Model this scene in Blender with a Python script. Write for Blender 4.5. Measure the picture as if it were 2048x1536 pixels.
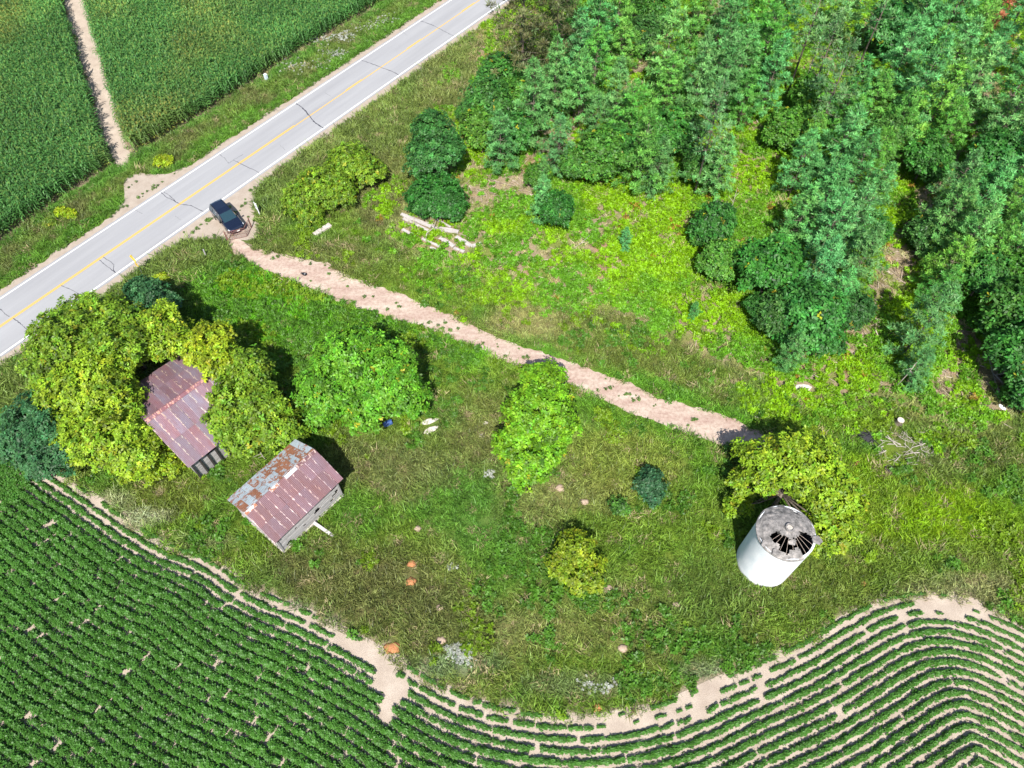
import bpy, math, random
import numpy as np
from math import radians, sin, cos, pi
R = np.random.default_rng(7)
random.seed(7)
for o in list(bpy.data.objects): bpy.data.objects.remove(o)
S = bpy.context.scene
COL = S.collection

# ------------------------------------------------------------------ camera, sky, sun, exposure
CAM_H, CAM_T, CAM_F = 55.0, radians(34.5), 1420.0      # height, tilt from straight down, focal length (px of 2048)
cam = bpy.data.cameras.new('camera'); co = bpy.data.objects.new('camera', cam); COL.objects.link(co)
co.location = (0, 0, CAM_H); co.rotation_euler = (CAM_T, 0, 0)
cam.sensor_width = 36; cam.lens = 36*CAM_F/2048; cam.clip_start = 1; cam.clip_end = 2000
S.camera = co
SUN_EL, SHADOW_AZ = radians(51), radians(86)           # shadows fall towards +Y
w = bpy.data.worlds.new('World'); S.world = w; w.use_nodes = True
nt = w.node_tree; bg = nt.nodes['Background']
sky = nt.nodes.new('ShaderNodeTexSky'); sky.sky_type = 'NISHITA'; sky.sun_disc = False
sky.sun_elevation = SUN_EL; sky.sun_rotation = radians(176)
nt.links.new(sky.outputs[0], bg.inputs[0]); bg.inputs[1].default_value = 0.10
sl = bpy.data.lights.new('sun', 'SUN'); so = bpy.data.objects.new('sun', sl); COL.objects.link(so)
sl.energy = 5.0; sl.angle = radians(0.53); sl.color = (1.0, 0.96, 0.9)
so.rotation_euler = (radians(90)-SUN_EL, 0, SHADOW_AZ - radians(90))
so.location = (0, -40, 80)
S.view_settings.view_transform = 'Standard'; S.view_settings.look = 'None'
S.view_settings.exposure = 0.90; S.view_settings.gamma = 1.0
S.view_settings.use_curve_mapping = False
S.cycles.max_bounces = 5; S.cycles.diffuse_bounces = 2; S.cycles.glossy_bounces = 2; S.cycles.transmission_bounces = 2

# ------------------------------------------------------------------ helpers
def P(u, v, z=0.0):
    """ground (or height z) point seen at photo pixel u,v (2048 wide)"""
    x = (u-1024)/CAM_F; y = (768-v)/CAM_F
    s = (CAM_H-z)/(cos(CAM_T)-y*sin(CAM_T))
    return np.array([x*s, (sin(CAM_T)+y*cos(CAM_T))*s])
def proj(X, Y, Z=0.0):
    wz = Y*sin(CAM_T)-(Z-CAM_H)*cos(CAM_T); up = Y*cos(CAM_T)+(Z-CAM_H)*sin(CAM_T)
    return 1024+CAM_F*X/wz, 768-CAM_F*up/wz
def mpp(u, v):
    q = P(u, v); return math.sqrt(q[0]**2+q[1]**2+CAM_H**2)/CAM_F
def hsh(ix, iy, s):
    n = (ix.astype(np.int64)*374761393 + iy.astype(np.int64)*668265263 + s*974634221) & 0x7fffffff
    n = ((n ^ (n >> 13))*1274126177) & 0x7fffffff
    return ((n ^ (n >> 16)) & 0xffff)/65535.0
def vn(x, y, s=0):
    x = np.asarray(x, float); y = np.asarray(y, float)
    ix = np.floor(x); iy = np.floor(y); fx = x-ix; fy = y-iy
    fx = fx*fx*(3-2*fx); fy = fy*fy*(3-2*fy)
    a = hsh(ix, iy, s); b = hsh(ix+1, iy, s); c = hsh(ix, iy+1, s); d = hsh(ix+1, iy+1, s)
    return (a*(1-fx)+b*fx)*(1-fy)+(c*(1-fx)+d*fx)*fy
def fbm(x, y, s=0, o=4):
    t = 0; a = .5; n = 0
    for i in range(o):
        t = t+a*vn(x*2**i, y*2**i, s+i*17); n += a; a *= .55
    return t/n
def sst(a, b, x):
    t = np.clip((x-a)/(b-a), 0, 1); return t*t*(3-2*t)
def sdpoly(px, py, poly):
    """signed distance, positive inside"""
    px = np.asarray(px, float); py = np.asarray(py, float)
    d = np.full(px.shape, 1e18); ins = np.zeros(px.shape, bool)
    n = len(poly)
    for i in range(n):
        ax, ay = poly[i]; bx, by = poly[(i+1) % n]
        ex, ey = bx-ax, by-ay
        t = np.clip(((px-ax)*ex+(py-ay)*ey)/(ex*ex+ey*ey+1e-12), 0, 1)
        d = np.minimum(d, (px-ax-t*ex)**2+(py-ay-t*ey)**2)
        c = ((ay > py) != (by > py))
        with np.errstate(divide='ignore', invalid='ignore'):
            xx = ex*(py-ay)/(ey if ey != 0 else 1e-12)+ax
        ins ^= c & (px < xx)
    return np.where(ins, 1, -1)*np.sqrt(d)
def dline(px, py, pts):
    d = np.full(px.shape, 1e18)
    for (ax, ay), (bx, by) in zip(pts[:-1], pts[1:]):
        ex, ey = bx-ax, by-ay
        t = np.clip(((px-ax)*ex+(py-ay)*ey)/(ex*ex+ey*ey+1e-12), 0, 1)
        d = np.minimum(d, (px-ax-t*ex)**2+(py-ay-t*ey)**2)
    return np.sqrt(d)

def tag(o, label=None, cat=None, group=None, kind=None):
    if label: o['label'] = label
    if cat: o['category'] = cat
    if group: o['group'] = group
    if kind: o['kind'] = kind
    return o
def raw_mesh(name, V, F, smooth=False):
    """V (n,3); F (m,k) array of equal polygons, or list of lists"""
    me = bpy.data.meshes.new(name)
    if isinstance(F, np.ndarray):
        V = np.asarray(V, np.float32); k = F.shape[1]
        me.vertices.add(len(V)); me.vertices.foreach_set('co', V.ravel())
        me.loops.add(F.size); me.loops.foreach_set('vertex_index', F.astype(np.int32).ravel())
        me.polygons.add(len(F)); me.polygons.foreach_set('loop_start', np.arange(0, F.size, k, dtype=np.int32))
        me.polygons.foreach_set('loop_total', np.full(len(F), k, np.int32))
        me.update(calc_edges=True)
    else:
        me.from_pydata([tuple(map(float, v)) for v in V], [], [tuple(map(int, f)) for f in F]); me.update()
    if smooth:
        me.polygons.foreach_set('use_smooth', np.ones(len(me.polygons), bool))
    return me
def vcol(me, C, name='Col'):
    a = me.color_attributes.new(name, 'FLOAT_COLOR', 'POINT')
    C4 = np.ones((len(me.vertices), 4), np.float32); C4[:, :3] = C
    a.data.foreach_set('color', C4.ravel())
def link(name, me, mat=None, parent=None, loc=(0, 0, 0), rotz=0.0):
    o = bpy.data.objects.new(name, me); COL.objects.link(o)
    if mat is not None and me is not None and len(me.materials) == 0: me.materials.append(mat)
    o.location = loc; o.rotation_euler = (0, 0, rotz)
    if parent: o.parent = parent
    return o
def obj(name, V, F, mat, parent=None, loc=(0, 0, 0), rotz=0.0, smooth=False):
    return link(name, raw_mesh(name, V, F, smooth), mat, parent, loc, rotz)
def empty(name, loc, rotz=0.0):
    o = bpy.data.objects.new(name, None); COL.objects.link(o); o.empty_display_size = .3
    o.location = (loc[0], loc[1], loc[2] if len(loc) > 2 else 0); o.rotation_euler = (0, 0, rotz); return o
BOXF = [(0, 3, 2, 1), (4, 5, 6, 7), (0, 1, 5, 4), (1, 2, 6, 5), (2, 3, 7, 6), (3, 0, 4, 7)]
class MB:
    def __init__(s): s.V = []; s.F = []
    def add(s, V, F):
        n = len(s.V); s.V += [tuple(v) for v in V]; s.F += [tuple(i+n for i in f) for f in F]; return s
    def box(s, x0, x1, y0, y1, z0, z1):
        return s.add([(x0, y0, z0), (x1, y0, z0), (x1, y1, z0), (x0, y1, z0), (x0, y0, z1), (x1, y0, z1), (x1, y1, z1), (x0, y1, z1)], BOXF)
    def beam(s, a, b, wd, th, up=(0, 0, 1), w2=None):
        a = np.array(a, float); b = np.array(b, float); d = b-a; d /= np.linalg.norm(d)
        up = np.array(up, float); sd = np.cross(d, up); sd /= np.linalg.norm(sd)+1e-9; u = np.cross(sd, d)
        w2 = wd if w2 is None else w2; V = []
        for q, ww in ((a, wd), (b, w2)):
            for i, j in ((-1, -1), (1, -1), (1, 1), (-1, 1)): V.append(q+sd*i*ww/2+u*j*th/2)
        return s.add(V, [(3, 2, 1, 0), (4, 5, 6, 7), (0, 1, 5, 4), (1, 2, 6, 5), (2, 3, 7, 6), (3, 0, 4, 7)])
    def tube(s, pts, rad, n=6, cap=True):
        pts = [np.array(p, float) for p in pts]; m = len(pts); V = []; F = []
        rad = [rad]*m if np.isscalar(rad) else rad
        for i, p in enumerate(pts):
            d = pts[min(i+1, m-1)]-pts[max(i-1, 0)]; d /= np.linalg.norm(d)+1e-9
            a = np.cross(d, (0.31, .17, .93) if abs(d[2]) < .9 else (1, .1, 0)); a /= np.linalg.norm(a); b = np.cross(d, a)
            for k in range(n):
                t = 2*pi*k/n; V.append(p+rad[i]*(a*cos(t)+b*sin(t)))
        for i in range(m-1):
            for k in range(n):
                k2 = (k+1) % n; F.append((i*n+k, i*n+k2, (i+1)*n+k2, (i+1)*n+k))
        if cap: F += [tuple(range(n-1, -1, -1)), tuple((m-1)*n+k for k in range(n))]
        return s.add(V, F)
    def loft(s, rings, cap=True):
        n = len(rings[0]); V = [p for r in rings for p in r]; F = []
        for i in range(len(rings)-1):
            for k in range(n):
                k2 = (k+1) % n; F.append((i*n+k, i*n+k2, (i+1)*n+k2, (i+1)*n+k))
        if cap: F += [tuple(range(n-1, -1, -1)), tuple((len(rings)-1)*n+k for k in range(n))]
        return s.add(V, F)
    def obj(s, name, mat, parent=None, loc=(0, 0, 0), rotz=0.0, smooth=False):
        return obj(name, s.V, s.F, mat, parent, loc, rotz, smooth)

# ------------------------------------------------------------------ materials
class NT:
    def __init__(s, name):
        s.m = bpy.data.materials.new(name); s.m.use_nodes = True; s.t = s.m.node_tree
        s.b = s.t.nodes['Principled BSDF']; s.out = s.t.nodes['Material Output']
    def n(s, typ, **kw):
        x = s.t.nodes.new('ShaderNode'+typ)
        for k, v in kw.items():
            if k.startswith('i_'):
                key = k[2:]; key = int(key) if key.isdigit() else key.replace('_', ' ')
                s.set(x.inputs[key], v)
            else: setattr(x, k, v)
        return x
    def set(s, sock, v):
        if isinstance(v, bpy.types.NodeSocket): s.t.links.new(v, sock)
        elif isinstance(v, (tuple, list)) and len(v) == 3 and sock.type == 'RGBA': sock.default_value = (*v, 1)
        else: sock.default_value = v
    def noise(s, scale, detail=4, vec=None, rough=.6, dist=0):
        x = s.n('TexNoise'); x.inputs['Scale'].default_value = scale; x.inputs['Detail'].default_value = detail
        x.inputs['Roughness'].default_value = rough; x.inputs['Distortion'].default_value = dist
        if vec is not None: s.set(x.inputs['Vector'], vec)
        return x.outputs['Fac']
    def ramp(s, fac, stops):
        x = s.n('ValToRGB'); s.set(x.inputs[0], fac); e = x.color_ramp.elements
        while len(e) < len(stops): e.new(.5)
        for q, (p, c) in zip(e, stops):
            q.position = p; q.color = (*c, 1) if len(c) == 3 else c
        return x.outputs[0]
    def step(s, fac, a, b):
        x = s.n('MapRange', clamp=True); s.set(x.inputs[0], fac); x.inputs[1].default_value = a; x.inputs[2].default_value = b
        return x.outputs[0]
    def mix(s, a, b, f, mode='MIX'):
        x = s.n('Mix', data_type='RGBA', blend_type=mode); s.set(x.inputs[0], f); s.set(x.inputs[6], a); s.set(x.inputs[7], b)
        return x.outputs[2]
    def math(s, op, a, b=0.0):
        x = s.n('Math', operation=op); s.set(x.inputs[0], a); s.set(x.inputs[1], b); return x.outputs[0]
    def coord(s, which='Object', scale=None, rnd=False):
        c = s.n('TexCoord').outputs[which]
        if rnd:
            oi = s.n('ObjectInfo').outputs['Random']
            v = s.n('VectorMath', operation='ADD'); s.set(v.inputs[0], c)
            cb = s.n('CombineXYZ'); m = s.math('MULTIPLY', oi, 57.0)
            for i in range(3): s.set(cb.inputs[i], m)
            s.set(v.inputs[1], cb.outputs[0]); c = v.outputs[0]
        if scale:
            mp = s.n('Mapping'); mp.inputs['Scale'].default_value = scale; s.set(mp.inputs[0], c); c = mp.outputs[0]
        return c
    def bump(s, h, strength=.3, dist=.05):
        x = s.n('Bump'); x.inputs['Strength'].default_value = strength; x.inputs['Distance'].default_value = dist
        s.set(x.inputs['Height'], h); s.t.links.new(x.outputs[0], s.b.inputs['Normal'])
    def done(s, color=None, rough=.8, metal=0.0, spec=.3):
        if color is not None: s.set(s.b.inputs['Base Color'], color)
        s.set(s.b.inputs['Roughness'], rough); s.set(s.b.inputs['Metallic'], metal); s.b.inputs['Specular IOR Level'].default_value = spec
        return s.m
def plain(name, c, rough=.7, metal=0.0, spec=.4, var=.18, scale=6):
    t = NT(name); f = t.noise(scale, 4, t.coord('Object', rnd=True))
    lo = tuple(x*(1-var) for x in c); hi = tuple(min(1, x*(1+var)) for x in c)
    return t.done(t.ramp(f, [(.3, lo), (.7, hi)]), rough, metal, spec)
def leafmat(name, transl=.3, inst=False, rough=.5, spec=.3):
    t = NT(name); a = t.n('Attribute', attribute_name='Col').outputs['Color']
    if inst: b = t.n('Attribute', attribute_name='tint', attribute_type='INSTANCER').outputs['Color']
    else: b = t.n('ObjectInfo').outputs['Color']
    c = t.mix(a, b, 1.0, 'MULTIPLY')
    t.done(c, rough, 0, spec)
    tr = t.n('BsdfTranslucent'); t.set(tr.inputs[0], t.mix(c, (1.0, 1.0, .55), 1.0, 'MULTIPLY'))
    mx = t.n('MixShader'); mx.inputs[0].default_value = transl
    t.t.links.new(t.b.outputs[0], mx.inputs[1]); t.t.links.new(tr.outputs[0], mx.inputs[2])
    t.t.links.new(mx.outputs[0], t.out.inputs[0]); return t.m
M_LEAF = leafmat('leaf'); M_ILEAF = leafmat('ground_leaf', .28, True)
t = NT('bark'); M_BARK = t.done(t.ramp(t.noise(9, 5, t.coord('Object', (1, 1, .25), True)), [(.3, (.05, .038, .028)), (.7, (.20, .165, .13))]), .9)
t = NT('pale_bark'); M_PBARK = t.done(t.ramp(t.noise(9, 5, t.coord('Object', (1, 1, .25), True)), [(.3, (.22, .19, .16)), (.7, (.42, .38, .33))]), .9)
t = NT('weathered_wood')
f = t.noise(3.0, 6, t.coord('Object', (1, 9, 9), True), .7)
c = t.ramp(f, [(.28, (.10, .09, .085)), (.45, (.30, .285, .28)), (.75, (.46, .45, .45))])
oc = t.n('ObjectInfo').outputs['Color']; t.bump(f, .5, .02); M_WOOD = t.done(t.mix(c, oc, 1.0, 'MULTIPLY'), .9)
t = NT('asphalt')
f1 = t.noise(.35, 3, t.coord('Object', (1, .12, 1))); f2 = t.noise(38, 3, t.coord('Object')); f3 = t.noise(.9, 5, t.coord('Object', (1, .04, 1)))
c = t.ramp(f1, [(.3, (.262, .262, .268)), (.7, (.31, .31, .314))])
c = t.mix(c, t.ramp(f3, [(.35, (.85, .85, .86)), (.65, (1, 1, 1))]), .7, 'MULTIPLY')
c = t.mix(c, t.ramp(f2, [(.3, (.82, .82, .82)), (.7, (1.05, 1.05, 1.05))]), .6, 'MULTIPLY'); t.bump(f2, .25, .01)
M_ROAD = t.done(c, .85)
def wornpaint(name, c, under=(.29, .29, .29)):
    t = NT(name); f = t.noise(14, 5, t.coord('Object', (1, .5, 1))); g = t.noise(.8, 2, t.coord('Object'))
    k = t.step(t.math('ADD', f, t.math('MULTIPLY', g, .35)), .42, .52)
    return t.done(t.mix(under, c, k), .7)
M_WLINE = wornpaint('white_paint', (.66, .66, .66)); M_YLINE = wornpaint('yellow_paint', (.60, .33, .04))
M_TAR = plain('tar', (.045, .045, .055), .55)
t = NT('gravel')
f = t.noise(26, 4, t.coord('Object')); g = t.noise(1.1, 4, t.coord('Object'))
c = t.mix(t.ramp(g, [(.3, (.31, .255, .205)), (.7, (.38, .325, .27))]), t.ramp(f, [(.25, (.62, .6, .58)), (.6, (1, 1, 1)), (.8, (1.12, 1.1, 1.08))]), 1.0, 'MULTIPLY')
t.bump(f, .5, .02); M_GRAVEL = t.done(c, .95, 0, .1)
t = NT('drive_dirt')
f = t.noise(20, 5, t.coord('Object'), .75); g = t.noise(.9, 5, t.coord('Object', (.35, 1, 1))); h = t.noise(3.2, 4, t.coord('Object'))
c = t.ramp(g, [(.3, (.33, .235, .20)), (.5, (.40, .32, .27)), (.68, (.46, .41, .345))])
c = t.mix(c, t.ramp(h, [(.35, (.80, .72, .68)), (.6, (1.05, 1.03, 1.0))]), .9, 'MULTIPLY')
c = t.mix(c, t.ramp(f, [(.25, (.50, .46, .42)), (.5, (.95, .95, .95)), (.75, (1.25, 1.2, 1.15))]), .9, 'MULTIPLY')
t.bump(f, .6, .03); M_DRIVE = t.done(c, .95, 0, .1)
t = NT('field_soil')
f = t.noise(15, 6, t.coord('Object'), .75); g = t.noise(.6, 3, t.coord('Object'))
c = t.ramp(g, [(.3, (.32, .26, .21)), (.7, (.43, .365, .30))])
c = t.mix(c, t.ramp(f, [(.3, (.55, .5, .46)), (.5, (.95, .95, .95)), (.72, (1.35, 1.3, 1.2))]), .9, 'MULTIPLY')
t.bump(f, .7, .05); M_SOIL = t.done(c, .95, 0, .1)
t = NT('ground')
a = t.n('Attribute', attribute_name='Col').outputs['Color']
f = t.noise(9, 6, t.coord('Object'), .75); g = t.noise(1.6, 5, t.coord('Object'), .7); h = t.noise(40, 3, t.coord('Object'))
c = t.mix(a, t.ramp(f, [(.28, (.35, .38, .32)), (.5, (.9, .92, .85)), (.72, (1.5, 1.42, 1.35))]), .85, 'MULTIPLY')
c = t.mix(c, t.ramp(g, [(.3, (.72, .82, .8)), (.7, (1.2, 1.12, 1.1))]), .8, 'MULTIPLY')
t.bump(t.math('ADD', f, t.math('MULTIPLY', h, .5)), .8, .12); M_GROUND = t.done(c, .95, 0, .1)

# ------------------------------------------------------------------ layout of the ground, in photo pixels turned into metres
def W(pts, z=0.0): return [tuple(P(u, v, z)) for u, v in pts]
L0, L1 = P(0, 597.3), P(860, 27.7)                       # upper white edge line
RD = (L1-L0)/np.linalg.norm(L1-L0); RN = np.array([RD[1], -RD[0]])   # along, and towards the lower-right side
RW = 6.74
def road(s, o): return L0+RD*s+RN*o
ROAD_A = math.atan2(RD[1], RD[0])
def rso(x, y):
    dx = x-L0[0]; dy = y-L0[1]; return dx*RD[0]+dy*RD[1], dx*RN[0]+dy*RN[1]
DR_UP = [(470, 470), (512, 497), (594, 514), (652, 528), (702, 556), (762, 574), (842, 604), (912, 636), (957, 659), (1024, 686), (1111, 711), (1174, 734), (1261, 766), (1311, 795), (1399, 815), (1499, 850), (1570, 882), (1608, 889)]
DR_LO = [(440, 490), (512, 534), (559, 554), (632, 581), (687, 604), (752, 626), (812, 646), (882, 666), (962, 701), (1024, 729), (1090, 752), (1166, 785), (1269, 828), (1356, 860), (1431, 885), (1500, 905), (1560, 903), (1604, 893)]
DRIVE = W(DR_UP)+W(DR_LO[::-1])
CORN_L = W([(-200, -60), (110, -60), (128, 0), (150, 80), (165, 130), (185, 190), (205, 270), (228, 332), (120, 402), (0, 486), (-140, 582)])
_cr = [(162, -60), (163, 0), (182, 65), (209, 160), (236, 250), (262, 306)]
CORN_R = W(_cr, 1.7)+W([(266, 313), (400, 236), (600, 106), (780, -3), (870, -60)])
TRACK = W([(100, -60), (128, 0), (150, 80), (165, 130), (185, 190), (205, 270), (232, 334), (243, 338)])+W([(262, 316), (240, 250), (214, 160), (190, 65), (172, 0), (160, -60)])
YARD = [(100, 925), (190, 985), (330, 1080), (420, 1110), (505, 1172), (640, 1225), (760, 1290), (800, 1310), (870, 1358), (960, 1398), (1060, 1420), (1190, 1428), (1330, 1400), (1450, 1345), (1560, 1300), (1650, 1250), (1745, 1196), (1820, 1178), (1900, 1182), (1990, 1210), (2100, 1265), (2300, 1370), (2700, 1600)]
YARD_W = W(YARD)
SOY = YARD_W+W([(2700, 1900), (1024, 1720), (-600, 1700), (-700, 1400), (-420, 1070), (-150, 905), (0, 822), (30, 885)])
SOYL = W([(30, 885), (90, 930), (60, 962), (0, 1040), (-60, 1130), (-420, 1330), (-420, 1070), (-150, 905), (0, 822)])
CLEAR = [(905, 300), (940, 150), (1010, -100), (2250, -100), (2350, 880), (2048, 840), (1900, 850), (1760, 800), (1600, 800), (1480, 745), (1300, 640), (1100, 575), (1000, 545), (880, 520), (800, 470), (800, 420), (900, 420)]
BUILD = []   # footprints, filled below
LYING = [((803, 431), (863, 456), .25), ((807, 438), (857, 463), .22), ((824, 418), (846, 431), .25), ((805, 460), (824, 470), .2), ((874, 458), (917, 465), .3), ((874, 442), (902, 457), .15), ((845, 478), (879, 494), .2), ((861, 496), (873, 501), .2), ((880, 477), (908, 494), .3), ((912, 475), (942, 493), .3), ((908, 497), (929, 505), .2), ((942, 494), (963, 488), .25), ((629, 471), (661, 451), .35), ((840, 843), (876, 843), .35), ((848, 860), (876, 860), .35),
 ((1590, 773), (1625, 777), .4), ((627, 1045), (668, 1073), .12), ((823, 1127), (823, 1129), .4), ((822, 1162), (822, 1164), .45), ((785, 1295), (785, 1297), .6), ((879, 1214), (879, 1216), .3), ((882, 1280), (882, 1282), .4), ((836, 1056), (836, 1058), .3), ((1216, 1177), (1216, 1180), .45), ((1352, 1209), (1352, 1211), .3), ((1247, 1295), (1247, 1297), .4), ((1120, 975), (1120, 977), .45), ((1170, 1003), (1170, 1005), .4), ((1770, 895), (1840, 895), .8), ((1732, 873), (1732, 876), .7), ((1777, 937), (1777, 939), .25), ((2004, 810), (2004, 820), .3), ((1795, 846), (1799, 846), .4), ((455, 478), (500, 470), .5)]

def zone(x, y):
    """returns (ground colour, grass colour, densities) at world x,y"""
    u, v = proj(x, y); n1 = fbm(x*.09, y*.09, 1); n2 = fbm(x*.35, y*.35, 2); n3 = fbm(x*1.1, y*1.1, 3)
    wob = (n2-.5)*70+(n3-.5)*30
    def bl(cu, cv, ru, rv, soft=.5): return sst(1+soft, 1-soft, np.hypot((u-cu)/ru, (v-cv)/rv)+(n2-.5)*1.1+(n3-.5)*.5)
    C = np.empty(x.shape+(3,)); C[...] = (.120, .172, .026)
    def lay(col, m): C[...] = C*(1-m[..., None])+np.array(col)*m[..., None]
    lay((.150, .155, .050), sst(.42, .68, n1)*.7)                      # dry, brownish grass
    lay((.085, .165, .025), sst(.52, .68, fbm(x*.16, y*.16, 9))*.8)
    s, o = rso(x, y)
    lay((.110, .150, .035), ((o > -14) & (o < -1.5))*1.0)               # verge on the corn side
    lay((.085, .170, .025), sst(-4.3, -3.2, o+(n2-.5)*1.6)*(o < -1)*.8)
    lay((.075, .165, .030), sst(-5.5, -7, o+(n2-.5)*1.6)*(o > -14)*.8)
    lay((.130, .120, .055), sst(.5, .7, n2)*((o > -8) & (o < -2.6))*.8)
    low = (o > RW)*sst(RW+11, RW+8, o+(n2-.5)*4)
    lay((.105, .125, .045), low*.7)
    lay((.150, .175, .055), low*sst(.5, .65, fbm(x*.25, y*.25, 21))*.7)
    br = sdpoly(u, v, [(380, 560), (470, 520), (560, 562), (690, 612), (880, 672), (960, 705), (930, 745), (860, 700), (780, 660), (700, 650), (600, 720), (540, 700), (430, 640)])
    lay((.085, .215, .012), sst(-25, 25, br+wob))                      # lush strip below the drive
    br2 = sdpoly(u, v, [(980, 660), (1040, 695), (1180, 745), (1500, 850), (1490, 835), (1200, 720)])
    lay((.085, .205, .018), sst(-18, 6, br2+wob*.3)*.8)
    br3 = sdpoly(u, v, [(1150, 790), (1270, 835), (1440, 893), (1440, 1000), (1250, 880)])
    lay((.095, .195, .018), sst(-30, 30, br3+wob)*.8)
    for (cu, cv, ru, rv, col, k) in [
        (1000, 1000, 130, 110, (.080, .165, .030), .8), (960, 880, 110, 70, (.14, .135, .055), .8), (770, 930, 120, 60, (.15, .14, .065), .8),
        (700, 1180, 170, 90, (.125, .115, .050), .9), (900, 1260, 130, 70, (.120, .118, .048), .8), (1420, 1180, 110, 80, (.095, .130, .032), .8),
        (1100, 1000, 120, 50, (.20, .18, .075), .7), (1250, 920, 110, 60, (.19, .185, .05), .7), (1180, 1230, 120, 70, (.17, .17, .06), .7),
        (1050, 1270, 90, 40, (.19, .185, .075), .7), (1300, 1290, 80, 50, (.155, .155, .06), .7), (1650, 1180, 120, 60, (.115, .135, .035), .8),
        (1900, 1040, 170, 75, (.170, .250, .008), .95), (1740, 960, 90, 70, (.15, .22, .012), .85), (1660, 850, 110, 40, (.14, .20, .02), .7),
        (1850, 1130, 200, 50, (.13, .165, .03), .7), (1960, 1180, 130, 40, (.22, .19, .11), .8), (1930, 900, 120, 60, (.12, .135, .042), .85),
        (1100, 650, 150, 45, (.125, .125, .045), .9), (1040, 650, 70, 35, (.24, .20, .10), .7), (1250, 700, 120, 40, (.12, .135, .035), .8),
        (650, 520, 120, 50, (.125, .130, .045), .9), (760, 400, 60, 80, (.135, .125, .055), .9), (880, 160, 50, 90, (.150, .150, .060), .8),
        (640, 290, 60, 30, (.17, .19, .06), .6), (740, 210, 60, 30, (.17, .19, .06), .6), (540, 850, 60, 30, (.10, .15, .03), .8),
        (330, 1000, 110, 40, (.125, .140, .030), .9), (230, 1000, 40, 16, (.30, .27, .20), .8), (280, 1035, 50, 16, (.32, .29, .23), .9), (420, 1085, 50, 18, (.22, .22, .12), .8),
        (600, 1230, 70, 22, (.15, .20, .09), .8), (920, 1330, 80, 22, (.17, .21, .13), .8), (1180, 1370, 130, 25, (.15, .165, .085), .8), (1420, 1345, 70, 25, (.20, .20, .14), .8),
        (1290, 560, 110, 60, (.20, .30, .01), .5)]:
        lay(col, bl(cu, cv, ru, rv)*k)
    cl = sst(-28, 12, sdpoly(u, v, CLEAR)+wob)
    lay((.30, .235, .16), cl)                                           # litter and bark chips of the clear-cut
    lay((.33, .20, .13), cl*sst(.56, .7, fbm(x*.5, y*.5, 31))*.7)
    lay((.15, .20, .03), cl*sst(.5, .62, fbm(x*.6, y*.6, 41))*.8)
    slash = np.minimum(dline(u, v, [(1320, 40), (1290, 110), (1250, 200), (1190, 215), (1130, 260), (1090, 300), (1045, 375), (960, 380)]),
                       dline(u, v, [(1445, 0), (1430, 30), (1400, 90)]))
    slash = np.minimum(slash, dline(u, v, [(2000, 120), (1960, 200), (1890, 330), (1850, 420), (1800, 520), (1760, 590), (1735, 660), (1700, 690), (1610, 720)]))
    slash = np.minimum(slash, dline(u, v, [(1740, 60), (1720, 110), (1700, 150)]))
    slash = np.minimum(slash, dline(u, v, [(1930, 650), (1890, 790), (1985, 810), (1960, 700)])+8)
    sl_ = sst(40, 12, slash+wob*.35)
    # weeds of the clear-cut
    wk = sst(-20, 25, sdpoly(u, v, CLEAR)+wob*1.6)
    thin = np.maximum(bl(930, 400, 70, 60), bl(1060, 520, 110, 45))*.75
    wd = wk*(1-.9*sl_)*(1-thin)*(.30+.70*sst(.38, .58, fbm(x*.30, y*.30, 51)))
    wd = np.maximum(wd, .5*sst(-70, 0, sdpoly(u, v, CLEAR)+wob*1.5)*sst(.5, .65, n2))
    wd = np.maximum(wd, .5*bl(1620, 800, 110, 40)); wd = np.maximum(wd, .35*bl(1000, 560, 140, 50))
    g = C.copy()
    # where nothing grows
    drv = sdpoly(x, y, DRIVE); soy = np.maximum(sdpoly(x, y, SOY), -99); cn = np.maximum(sdpoly(x, y, CORN_L), sdpoly(x, y, CORN_R)); tr = sdpoly(x, y, TRACK)
    free = np.ones(x.shape)
    free *= sst(.25, -.25, drv+(n3-.5)*1.0)
    free *= sst(.75, -.2, soy+(n3-.5)*1.6+(n2-.5)*1.2)
    free *= sst(.3, -.1, cn)*sst(.1, -.2, tr)
    up_sh = -1.25+.35*(vn(s*.6, s*0, 5)-.5)-4.0*np.exp(-((s-19.6)/2.6)**2)*(o < 0)
    lo_sh = RW+1.55+.5*(vn(s*.6, s*0+9, 6)-.5)+6.0*np.exp(-((s-21.6)/3.3)**2)
    free *= np.where((o > up_sh) & (o < lo_sh), 0, 1)
    for (bx, by, a, hx, hy) in BUILD:
        lx = (x-bx)*cos(a)+(y-by)*sin(a); ly = -(x-bx)*sin(a)+(y-by)*cos(a)
        free *= np.where((abs(lx) < hx) & (abs(ly) < hy), 0, 1)
    free *= np.where(np.hypot(x-SILO[0], y-SILO[1]) < 2.15, 0, 1)
    for a_, b_, r_ in LYING:
        m_ = dline(x, y, [tuple(P(*a_)), tuple(P(*b_))]); free = free*sst(r_*.8, r_+.25, m_)
    wd = wd*np.where(cl > .02, np.minimum(1, free+.0), 1)
    lay((.30, .24, .18), (soy > -.3)*1.0); lay((.22, .17, .12), (cn > -.2)*1.0); lay((.36, .28, .22), (tr > -.2)*1.0)
    return C, g, free, cl, wd, sl_
SILO = (20.1, 20.5)
BARN = (-18.25, 25.5, math.atan2(.778, .628)); SHED = (-28.1, 33.7, math.atan2(.746, .666))
BUILD += [(BARN[0], BARN[1], BARN[2], 3.3, 2.5), (SHED[0], SHED[1], SHED[2], 3.6, 4.9)]

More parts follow.
